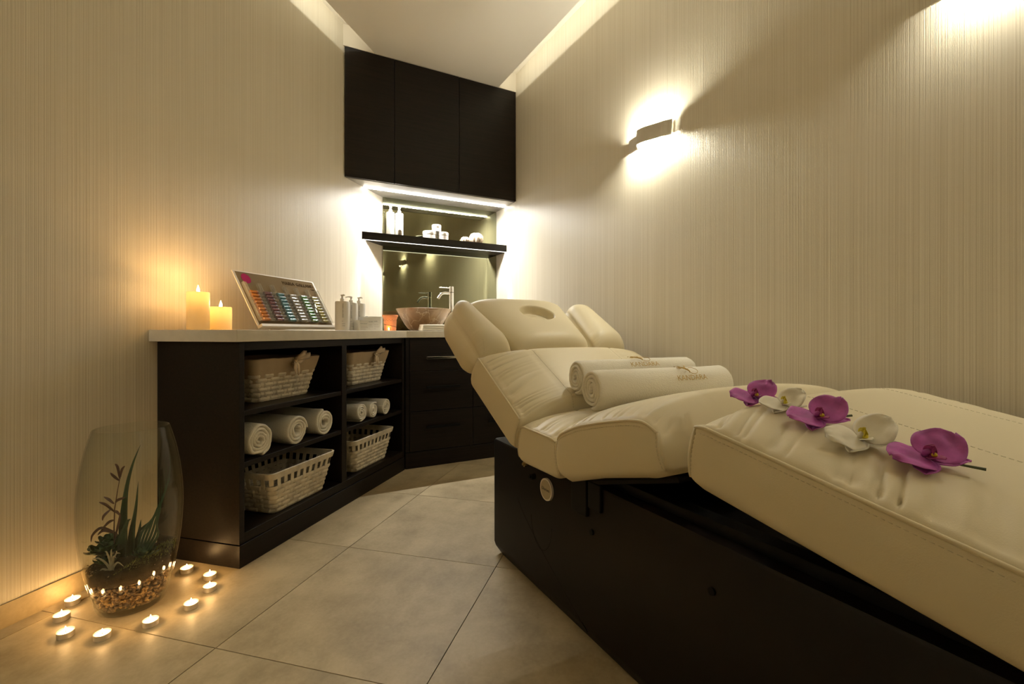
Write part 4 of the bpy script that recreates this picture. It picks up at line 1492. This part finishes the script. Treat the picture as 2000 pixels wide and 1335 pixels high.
def ribbed_ornament(x, y, r, h, lab, mat, n=9):
    """melon-shaped ornament of separate curved ribs"""
    o = thing('ribbed_ornament', lab, 'ornament', (x, y, ZF), 0, 'ribbed ornaments on the floating shelf')
    MB().lathe([(r * 0.25, 0), (r * 0.62, h * 0.10), (r * 0.80, h * 0.35), (r * 0.78, h * 0.6), (r * 0.5, h * 0.86), (r * 0.1, h * 0.93)], 24).build('core', M['shell_dark'], o, smooth=True)
    first = None
    for k in range(n):
        if first is None:
            path = []; rad = []
            for t in np.linspace(0.04, 0.98, 14):
                a = math.pi * t
                path.append((r * 0.80 * math.sin(a) ** 0.8, 0, h * (0.5 - 0.5 * math.cos(a)) * 0.98))
                rad.append(max(0.0012, r * 0.265 * math.sin(a) ** 0.75))
            first = MB().tube(path, rad, 12).build('rib', M[mat], o, smooth=True)
            q = first
        else:
            q = first.copy(); COL.objects.link(q); q.parent = o
        q.rotation_euler = (0, 0, 2 * math.pi * k / n + 0.3)
    return o


ribbed_ornament(1.398, 3.255, 0.052, 0.082, 'large ribbed melon-shaped ornament on the floating shelf', 'shell')
ribbed_ornament(1.306, 3.250, 0.033, 0.044, 'small ribbed ornament beside the larger one on the shelf', 'shell')

# ================================================================== GLASS VASE WITH PLANTS
VC = Vector((-0.377, 1.829))
VR = Vector((math.cos(YAW), -math.sin(YAW)))       # sideways as the camera sees the vase
VT = Vector((-math.sin(YAW), -math.cos(YAW)))      # towards the middle of the room
VPROF = [(0.072, 0.0), (0.082, 0.004), (0.088, 0.018), (0.099, 0.060), (0.112, 0.110), (0.122, 0.170), (0.130, 0.240), (0.1325, 0.310), (0.130, 0.370), (0.123, 0.430),
         (0.112, 0.490), (0.101, 0.530), (0.0955, 0.548)]
va_ = thing('glass_vase', 'large clear barrel-shaped glass vase holding a succulent garden', 'vase', (VC.x, VC.y, 0.0))


def prof_at(z, prof=VPROF):
    return float(np.interp(z, [p[1] for p in prof], [p[0] for p in prof]))


fine = [(prof_at(z), z) for z in np.r_[0, 0.002, 0.006, np.linspace(0.012, 0.548, 50)]]
rs_ = np.array([p[0] for p in fine]); zs_ = np.array([p[1] for p in fine])
for _ in range(6):
    rs_[4:-2] = (rs_[3:-3] + 2 * rs_[4:-2] + rs_[5:-1]) / 4
outer = list(zip(rs_, zs_))
wall_t = 0.0035
inner = [(r - wall_t, z) for r, z in outer if z > 0.016]
rim = [(rs_[-1] - 0.0005, zs_[-1] + 0.0012), (rs_[-1] - wall_t / 2, zs_[-1] + 0.0018), (rs_[-1] - wall_t + 0.0005, zs_[-1] + 0.0012)]
MB().lathe(outer + rim + inner[::-1] + [(0.04, 0.0155), (0.001, 0.015)], 96, caps=True).build('glass_body', M['glass'], va_, smooth=True)
MB().lathe([(prof_at(z) + 0.0004 - 0.0006 * ((k + 1) % 2), z) for k, z in enumerate(np.linspace(0.012, 0.042, 9))], 96, caps=False).build('base_rings', M['glass'], va_, smooth=True)


def stones(name, count, rad, zf, size, mat, label, cat, seed, ring=None):
    """heap of separate small stones as one object"""
    rr = random.Random(seed)
    octv = []
    bm = bmesh.new(); bmesh.ops.create_icosphere(bm, subdivisions=1, radius=1.0)
    bv = [v.co.copy() for v in bm.verts]; bf = [tuple(v.index for v in f.verts) for f in bm.faces]; bm.free()
    m = MB()
    for k in range(count):
        z0, z1 = zf
        z = rr.uniform(z0, z1)
        R = prof_at(z) - wall_t - 0.006
        t = rr.uniform(0, 2 * math.pi)
        q = R * (rr.uniform(0.80, 1.0) if ring else math.sqrt(rr.random()))
        zz = z
        sc = size * rr.uniform(0.6, 1.3)
        q = min(q, R - sc * 0.4)
        rot = Matrix.Rotation(rr.uniform(0, 6.28), 3, 'Z') @ Matrix.Rotation(rr.uniform(0, 3.1), 3, 'X')
        sv = Vector((sc * rr.uniform(0.8, 1.2), sc * rr.uniform(0.7, 1.1), sc * rr.uniform(0.5, 0.8)))
        c = Vector((q * math.cos(t), q * math.sin(t), zz))
        m.add([c + rot @ Vector((v.x * sv.x, v.y * sv.y, v.z * sv.z)) for v in bv], bf)
    o = m.build(name, M[mat], None, smooth=True)
    o.location = (VC.x, VC.y, 0)
    o['kind'] = 'stuff'
    return tag(o, label, cat)


def mat_pebbles():
    m, nt, b = nodes_of('brown_pebbles')
    tc = nt.nodes.new('ShaderNodeTexCoord')
    v = nt.nodes.new('ShaderNodeTexVoronoi'); v.inputs['Scale'].default_value = 110
    nt.links.new(tc.outputs['Object'], v.inputs['Vector'])
    sp = nt.nodes.new('ShaderNodeSeparateColor'); nt.links.new(v.outputs['Color'], sp.inputs[0])
    r = nt.nodes.new('ShaderNodeValToRGB')
    r.color_ramp.elements[0].color = (0.045, 0.022, 0.010, 1)
    r.color_ramp.elements[1].color = (0.42, 0.25, 0.09, 1)
    e = r.color_ramp.elements.new(0.6); e.color = (0.16, 0.085, 0.032, 1)
    nt.links.new(sp.outputs[0], r.inputs['Fac']); nt.links.new(r.outputs['Color'], b.inputs['Base Color'])
    b.inputs['Roughness'].default_value = 0.45
    return m


M['pebbles'] = mat_pebbles()
stones('gravel', 1500, None, (0.022, 0.112), 0.0068, 'pebbles', 'brown and amber gravel layer in the bottom of the vase', 'gravel', 3, ring=True)
# soil: slightly heaped dark layer
NS_ = 48
rows = []
for z, k in ((0.022, 0.78), (0.06, 0.80), (0.095, 0.86), (0.105, 0.985), (0.122, 0.985), (0.136, 0.975), (0.146, 0.90), (0.150, 0.7), (0.153, 0.45), (0.154, 0.2), (0.154, 0.02)):
    rows.append([])
    for a in range(NS_):
        t = 2 * math.pi * a / NS_
        R = (prof_at(z) - wall_t - 0.0015) * k
        dz = 0.014 * mnoise.noise((math.cos(t) * 2.2, math.sin(t) * 2.2, 3.1 + k)) * (1 if z > 0.1 else 0)
        if z > 0.13: dz += 0.012 * math.cos(t + 0.6)
        R = min(R, prof_at(z + dz) - wall_t - 0.002)
        rows[-1].append((R * math.cos(t), R * math.sin(t), z + dz))
m = MB().grid(rows, closed_v=True)
m.f.append(tuple(range(NS_ - 1, -1, -1))); m.f.append(tuple(range((len(rows) - 1) * NS_, len(rows) * NS_)))
so = m.build('soil', M['soil'], None, smooth=True)
so.location = (VC.x, VC.y, 0)
so['kind'] = 'stuff'
tag(so, 'dark potting soil heaped above the gravel in the vase', 'soil')
stones('white_grit', 700, None, (0.120, 0.142), 0.0030, 'sandy', 'pale grit scattered along the soil edge in the vase', 'grit', 11, ring=True)


def vp(dx, dt, z):
    """point in the vase: dx sideways, dt towards the room, z up"""
    p = VR * dx + VT * dt
    return Vector((p.x, p.y, z))


def blade(path, w, fold=0.35, th=0.0022, tipw=0.02, face=None, prof=None):
    """tapered, channelled leaf along a path"""
    pts = [Vector(p) for p in path]
    # Catmull-Rom refinement
    ref = []
    n = len(pts)
    for i in range(n - 1):
        p0 = pts[max(i - 1, 0)]; p1 = pts[i]; p2 = pts[i + 1]; p3 = pts[min(i + 2, n - 1)]
        for k in range(5):
            t = k / 5
            ref.append(0.5 * ((2 * p1) + (p2 - p0) * t + (2 * p0 - 5 * p1 + 4 * p2 - p3) * t * t + (3 * p1 - p0 - 3 * p2 + p3) * t ** 3))
    ref.append(pts[-1])
    fdir = Vector(face) if face is not None else Vector((VT.x, VT.y, 0.2))
    rows = []
    N = len(ref)
    for i, p in enumerate(ref):
        u = i / (N - 1)
        d = (ref[min(i + 1, N - 1)] - ref[max(i - 1, 0)]).normalized()
        side = d.cross(fdir)
        if side.length < 1e-4: side = d.cross(Vector((1, 0, 0)))
        side.normalize(); nrm = side.cross(d).normalized()
        ww = w * (prof(u) if prof else max(tipw, (1 - u ** 1.6)) * (0.75 + 0.25 * math.sin(math.pi * min(1, u * 2))))
        q = [p + side * ww * s + nrm * (fold * ww * s * s) for s in (-1, -0.5, 0, 0.5, 1)]
        q2 = [p + side * ww * s * 0.96 + nrm * (fold * ww * s * s - th * (1 - 0.7 * s * s) * max(0.15, 1 - u)) for s in (1, 0.5, 0, -0.5, -1)]
        rows.append(q + q2)
    m = MB().grid(rows, closed_v=True)
    m.f.append(tuple(range(10))); m.f.append(tuple(range((N - 1) * 10 + 9, (N - 1) * 10 - 1, -1)))
    return m


def plant(name, label, cat, base):
    return thing(name, label, cat, (VC.x + base.x, VC.y + base.y, base.z), 0, 'plants inside the glass vase')


def leaf(parent, base, path, w, mat, **kw):
    safe = []
    for p in path:                       # keep every leaf inside the glass
        p = Vector(p); r = math.hypot(p.x, p.y); lim = prof_at(p.z) - wall_t - w - 0.006
        k = min(1.0, lim / max(r, 1e-6))
        safe.append(Vector((p.x * k, p.y * k, p.z)))
    path = safe
    return blade([Vector(p) - base for p in path], w, **kw).build('leaf', M[mat], parent, smooth=True)


# tall aloe
b = vp(-0.012, 0.0, 0.148)
al = plant('aloe_plant', 'tall dark green aloe with pointed leaves in the vase middle', 'plant', b)
for path, w_ in (([(-0.020, 0.00, 0.150), (-0.022, 0.00, 0.25), (-0.016, 0.0, 0.35), (0.002, 0.0, 0.43), (0.026, 0.0, 0.494)], 0.014),
                 ([(0.004, 0.004, 0.150), (0.012, 0.01, 0.23), (0.024, 0.012, 0.31), (0.029, 0.012, 0.384)], 0.0125),
                 ([(-0.018, 0.008, 0.150), (-0.010, 0.018, 0.21), (0.004, 0.022, 0.26), (0.014, 0.022, 0.272)], 0.017),
                 ([(-0.026, -0.006, 0.150), (-0.038, -0.01, 0.22), (-0.040, -0.012, 0.29), (-0.028, -0.014, 0.345)], 0.0115),
                 ([(0.0, -0.01, 0.150), (0.006, -0.02, 0.20), (0.004, -0.03, 0.25)], 0.014)):
    leaf(al, b, [vp(*p) for p in path], w_, 'aloe', fold=0.5, th=0.004)

# arching grassy leaves along the right of the glass
b = vp(0.035, 0.0, 0.148)
gr = plant('grassy_plant', 'long ribbed green leaves arching up along the vase glass', 'plant', b)
for k in range(7):
    o_ = (k - 3) * 0.011
    leaf(gr, b, [vp(0.032 + o_ * 0.5, 0.01 + o_ * 0.3, 0.150), vp(0.060 + o_ * 1.2, 0.012 + o_ * 0.4, 0.22), vp(0.088 + o_ * 0.9, 0.012 + o_, 0.30 - abs(o_)),
                 vp(0.104 + o_ * 0.3, 0.004 + o_, 0.38 - k * 0.012), vp(0.106 - max(0, o_) * 0.1, -0.002 + o_ * 0.8, 0.470 - (k * 5 % 7) * 0.020)], 0.0046, 'grassy', fold=0.6)

# reddish wispy stem with narrow leaves
b = vp(-0.045, 0.01, 0.160)
rd = plant('wispy_plant', 'thin reddish stem with narrow curled leaves in the vase', 'plant', b)
MB().tube([vp(-0.045, 0.01, 0.160) - b, vp(-0.046, 0.012, 0.24) - b, vp(-0.044, 0.012, 0.30) - b, vp(-0.036, 0.01, 0.36) - b, vp(-0.030, 0.008, 0.40) - b], [0.002, 0.0018, 0.0015, 0.0012, 0.001], 7).build('stem', M['reddish'], rd, smooth=True)
for path in (([(-0.044, 0.012, 0.29), (-0.062, 0.02, 0.315), (-0.084, 0.022, 0.324)]), ([(-0.046, 0.012, 0.315), (-0.060, 0.012, 0.328), (-0.080, 0.01, 0.336)]),
             ([(-0.042, 0.012, 0.318), (-0.025, 0.02, 0.330), (-0.002, 0.02, 0.338)]), ([(-0.046, 0.012, 0.265), (-0.060, 0.015, 0.258), (-0.080, 0.02, 0.234)]),
             ([(-0.047, 0.012, 0.23), (-0.075, 0.022, 0.245), (-0.098, 0.026, 0.225), (-0.104, 0.026, 0.202)]), ([(-0.047, 0.012, 0.225), (-0.070, 0.02, 0.236), (-0.088, 0.022, 0.222)]),
             ([(-0.032, 0.008, 0.385), (-0.045, 0.012, 0.40), (-0.056, 0.014, 0.412)]), ([(-0.030, 0.008, 0.395), (-0.020, 0.012, 0.42), (-0.012, 0.012, 0.432)]),
             ([(-0.031, 0.008, 0.39), (-0.040, 0.004, 0.425), (-0.050, 0.004, 0.436)]), ([(-0.044, 0.012, 0.29), (-0.030, 0.018, 0.292), (-0.018, 0.02, 0.280)]),
             ([(-0.046, 0.010, 0.20), (-0.030, 0.01, 0.262), (-0.026, 0.012, 0.285)]), ([(-0.050, 0.02, 0.30), (-0.060, 0.03, 0.285), (-0.066, 0.03, 0.270)])):
    leaf(rd, b, [vp(*p) for p in path], 0.0042, 'reddish', fold=0.5, prof=lambda u: max(0.06, math.sin(math.pi * (0.08 + 0.9 * u)) ** 0.8))

# rosette succulent on the left
def rosette(base, n, size, label, mat, seed, name='succulent'):
    rr = random.Random(seed)
    p = plant(name, label, 'plant', base)
    for k in range(n):
        t = k * 2.39996 + rr.uniform(-0.2, 0.2)
        ring = k / n
        L_ = size * (1.0 - 0.55 * ring) * rr.uniform(0.85, 1.1)
        el = 0.25 + 1.0 * ring
        d = Vector((math.cos(t), math.sin(t), 0))
        q = [base * 0, d * L_ * 0.45 + Vector((0, 0, L_ * 0.45 * el)), d * L_ * 0.85 + Vector((0, 0, L_ * 0.75 * el)), d * L_ + Vector((0, 0, L_ * 0.95 * el + 0.004))]
        blade(q, size * 0.24, fold=0.3, th=0.003, face=(0.001, 0.002, 1.0), prof=lambda u: 0.25 + 0.75 * math.sin(math.pi * min(1, u * 0.85 + 0.1)) if u < 0.97 else 0.12).build('leaf', M[mat], p, smooth=True)
    return p


rosette(vp(-0.058, 0.035, 0.168), 26, 0.050, 'dark green leafy rosette succulent against the left glass', 'succ', 5)
rosette(vp(-0.076, -0.005, 0.182), 18, 0.040, 'smaller green rosette succulent behind the leafy one', 'succ', 8)
rosette(vp(-0.030, 0.062, 0.156), 18, 0.032, 'low green rosette succulent at the front of the vase', 'succ', 9)
rosette(vp(0.062, 0.030, 0.162), 20, 0.036, 'small tight rosette succulent among the moss', 'succ', 12)

# pale air plant at the front
b = vp(0.012, 0.085, 0.136)
ap = plant('air_plant', 'pale curling air plant leaning on the soil in front', 'plant', b)
for k, (ex, ez, dr) in enumerate(((-0.050, 0.052, -0.004), (-0.034, 0.020, -0.016), (-0.012, 0.070, 0.0), (0.010, 0.074, 0.004), (0.034, 0.066, 0.0), (0.042, 0.040, -0.014), (0.022, 0.058, -0.006))):
    leaf(ap, b, [b + vp(0, 0, 0), b + vp(ex * 0.18, 0.004, ez * 0.55), b + vp(ex * 0.6, 0.010, ez * 0.98), b + vp(ex, 0.012, ez + dr)], 0.0052, 'pale_leaf', fold=0.5, prof=lambda u: max(0.05, (1 - u) ** 0.75))

# moss: countless short strands
rr = random.Random(21)
m = MB()
for k in range(1500):
    t = rr.uniform(-0.9, 1.3); q = rr.uniform(0.045, 0.112)
    dx = q * math.cos(t) ; dt = q * math.sin(t)
    z = 0.142 + 0.030 * max(0, 1 - ((dx - 0.085) / 0.05) ** 2) * rr.random()
    if math.hypot(dx, dt) > prof_at(z) - 0.010: continue
    p = vp(dx, dt, z)
    a = rr.uniform(0, 6.28); L_ = rr.uniform(0.006, 0.014)
    d = Vector((math.cos(a) * 0.6, math.sin(a) * 0.6, rr.uniform(0.4, 1.0))).normalized()
    s_ = d.cross(Vector((0.3, 0.2, 1))).normalized() * 0.0013
    e_ = p + d * L_
    if Vector((e_.x, e_.y)).length > prof_at(e_.z) - 0.006: continue
    m.add([p - s_, p + s_, e_], [(0, 1, 2)])
mo = m.build('moss', M['moss'], None)
mo.location = (VC.x, VC.y, 0); mo['kind'] = 'stuff'
tag(mo, 'yellow-green moss tufts over the soil on the cabinet side', 'moss')

# ================================================================== TEALIGHTS
TL = [((-0.541, 1.914), 'burning tealight closest to the stone skirting beside the vase'),
      ((-0.540, 1.824), 'burning tealight second from the stone skirting beside the vase'),
      ((-0.500, 1.717), 'burning tealight in front of the vase, closest to the frame corner'),
      ((-0.407, 1.659), 'burning tealight in front of the vase, lowest in the picture'),
      ((-0.302, 1.670), 'burning tealight just before the vase base beside the floor joint'),
      ((-0.211, 1.718), 'burning tealight on the room side of the vase, standing alone'),
      ((-0.171, 1.805), 'burning tealight, lower of the two near the cabinet corner'),
      ((-0.179, 1.891), 'burning tealight, upper of the two near the cabinet corner'),
      ((-0.256, 1.981), 'burning tealight tucked between the vase and the cabinet plinth')]


def tealight(loc, label):
    t = thing('tealight', label, 'tealight', (*loc, 0.0003), random.uniform(0, 6), 'burning tealights around the vase')
    MB().lathe([(0.0182, 0), (0.019, 0.0006), (0.0193, 0.0155), (0.0196, 0.0163), (0.0190, 0.0163), (0.0187, 0.013), (0.0186, 0.0115)], 32, caps=False).build('cup', M['alu'], t, smooth='auto')
    MB().lathe([(0.0185, 0.0006), (0.0186, 0.0128), (0.017, 0.0131), (0.012, 0.0124), (0.001, 0.0122)], 32).build('wax', M['twax'], t, smooth='auto')
    MB().tube([(0, 0, 0.012), (0.0003, 0, 0.017), (0.0012, 0, 0.0195)], 0.0008, 6).build('wick', M['wick'], t)
    flame(t, 0.0165, 0.0115 * random.uniform(0.9, 1.2), 0.0028, TEALIGHT_W * random.uniform(0.85, 1.2))


for loc, lab in TL:
    tealight(loc, lab)

# ================================================================== ORCHID BLOSSOMS ON THE BED
M['orchid_p'] = plain('orchid_purple', (0.42, 0.085, 0.36), 0.55, vary=0.22, vscale=60)
M['orchid_pd'] = plain('orchid_lip_purple', (0.30, 0.03, 0.16), 0.5)
M['orchid_w'] = plain('orchid_white', (0.78, 0.73, 0.60), 0.55, vary=0.05, vscale=60)
M['orchid_y'] = plain('orchid_yellow', (0.62, 0.50, 0.02), 0.5)
M['orchid_stem'] = plain('orchid_stem', (0.06, 0.07, 0.02), 0.5)


def petal(L_, W_, cup, lift, prof, wave=0.0, seed=0):
    rows = []
    for i in range(15):
        u = i / 14
        row = []
        for j in range(11):
            s = j / 5 - 1
            ww = W_ * prof(u)
            z = lift * u + cup * (u ** 1.5) * L_ - cup * 0.4 * L_ * (u ** 4) + 0.25 * cup * ww * s * s
            z += wave * mnoise.noise((u * 3 + seed, s * 1.8, seed * 1.7)) * u
            row.append((u * L_, ww * s, z))
        rows.append(row)
    return MB().grid(rows)


def orchid(loc, normal_slope, rz, scale, purple, label, stem=None, tilt=(0, 0), white_seed=0):
    root = thing('orchid_blossom', label, 'flower', loc, 0, 'orchid blossoms laid on the leg rest')
    root.rotation_euler = (math.atan(normal_slope) + tilt[0], tilt[1], rz)
    mt = M['orchid_p'] if purple else M['orchid_w']
    sd = white_seed
    broad = lambda u: max(0.05, (math.sin(math.pi * min(1.0, 0.06 + 0.90 * u ** 0.78)) ** 0.62)) if u < 0.99 else 0.10
    slim = lambda u: max(0.04, math.sin(math.pi * (0.12 + 0.86 * u)) ** 0.8)

    def put(nm, m, ang, mat, z=0.004, pitch=0.0, roll=0.0):
        m.move(Matrix.Translation((0, 0, z)) @ Matrix.Rotation(ang, 4, 'Z') @ Matrix.Rotation(-pitch, 4, 'Y') @ Matrix.Rotation(roll, 4, 'X'))
        m.v = [(p[0] * scale, p[1] * scale, max(0.0008, p[2] * scale)) for p in m.v]
        return m.build(nm, mat, root, smooth=True, solid=0.0007)
    R_ = math.radians
    # two broad petals to the sides, three sepals behind them
    put('petal', petal(0.044, 0.026, 0.20, 0.004, broad, 0.006, 1 + sd), R_(8), mt, 0.006, 0.25, 0.25)
    put('petal', petal(0.044, 0.026, 0.16, 0.004, broad, 0.006, 2 + sd), R_(172), mt, 0.006, 0.10, -0.2)
    for a, p_ in ((90, 0.02), (-38, 0.0), (-142, 0.0)):
        put('sepal', petal(0.038, 0.0125, 0.06, 0.0, slim, 0.003, a + sd), R_(a), mt, 0.003, p_)
    lipm = M['orchid_pd'] if purple else M['orchid_w']
    # lip: two raised side lobes and a tongue
    for sg in (-1, 1):
        put('lip_lobe', petal(0.016, 0.0065, 0.5, 0.004, slim, 0.002, sg + 4), R_(-90 + sg * 48), lipm if purple else M['orchid_y'], 0.008, 0.8, 0.5 * sg)
    put('lip', petal(0.022, 0.0070, 0.15, 0.0, slim, 0.002, 3), R_(-90), lipm, 0.007, 0.25)
    MB().tube([(0, 0.004 * scale, 0.005 * scale), (0, 0.001 * scale, 0.013 * scale), (0, -0.004 * scale, 0.017 * scale)], [0.0036 * scale, 0.0040 * scale, 0.0030 * scale], 10).build('column', mt, root, smooth=True)
    MB().lathe([(0.0005, -0.003), (0.0030, -0.0015), (0.0036, 0.0005), (0.0022, 0.0030), (0.0004, 0.0036)], 10, (0, -0.008 * scale, 0.013 * scale)).build('callus', M['orchid_y'], root, smooth=True)
    if stem:
        a, L_ = stem
        c, s_ = math.cos(a), math.sin(a)
        MB().tube([(0.004 * c, 0.004 * s_, 0.004), (L_ * 0.5 * c, L_ * 0.5 * s_, 0.0045), (L_ * c, L_ * s_, 0.0035)], [0.0016, 0.0015, 0.0021], 8).build('stem', M['orchid_stem'], root, smooth=True)
    return root


def leg_top(x, y):
    u = abs(x - BX) / 0.399
    e = 1 - (1 - min(1, max(0, (0.612 - y) * 1.02) / 0.1)) ** 3
    return 0.593 + (y - 0.181) * 0.1985 + 0.055 * max(0, 1 - u ** 2.6) ** 0.6 * (0.25 + 0.75 * e)


SL = 0.1985
for (x, y, rz, sc, pu, lab, stem, tilt, sd) in (
        (0.842, 0.584, -0.35, 1.08, True, 'purple orchid blossom nearest the knee of the bed', None, (0.0, -0.22), 0.3),
        (0.834, 0.520, -0.55, 0.95, False, 'white orchid blossom between the two upper purple ones', None, (0.0, -0.22), 1.1),
        (0.825, 0.455, -0.40, 1.16, True, 'purple orchid blossom in the middle of the row', (-0.25, 0.052), (0.0, -0.22), 2.7),
        (0.804, 0.379, -0.60, 1.16, False, 'white orchid blossom between the two lower purple ones', None, (0.0, -0.22), 3.6),
        (0.818, 0.306, -0.35, 1.20, True, 'purple orchid blossom at the end of the row with its stem showing', (-0.95, 0.058), (0.0, -0.22), 5.2)):
    orchid((x, y, leg_top(x, y) + (0.007 if y > 0.56 else 0.004)), SL, rz, sc, pu, lab, stem, tilt, sd)
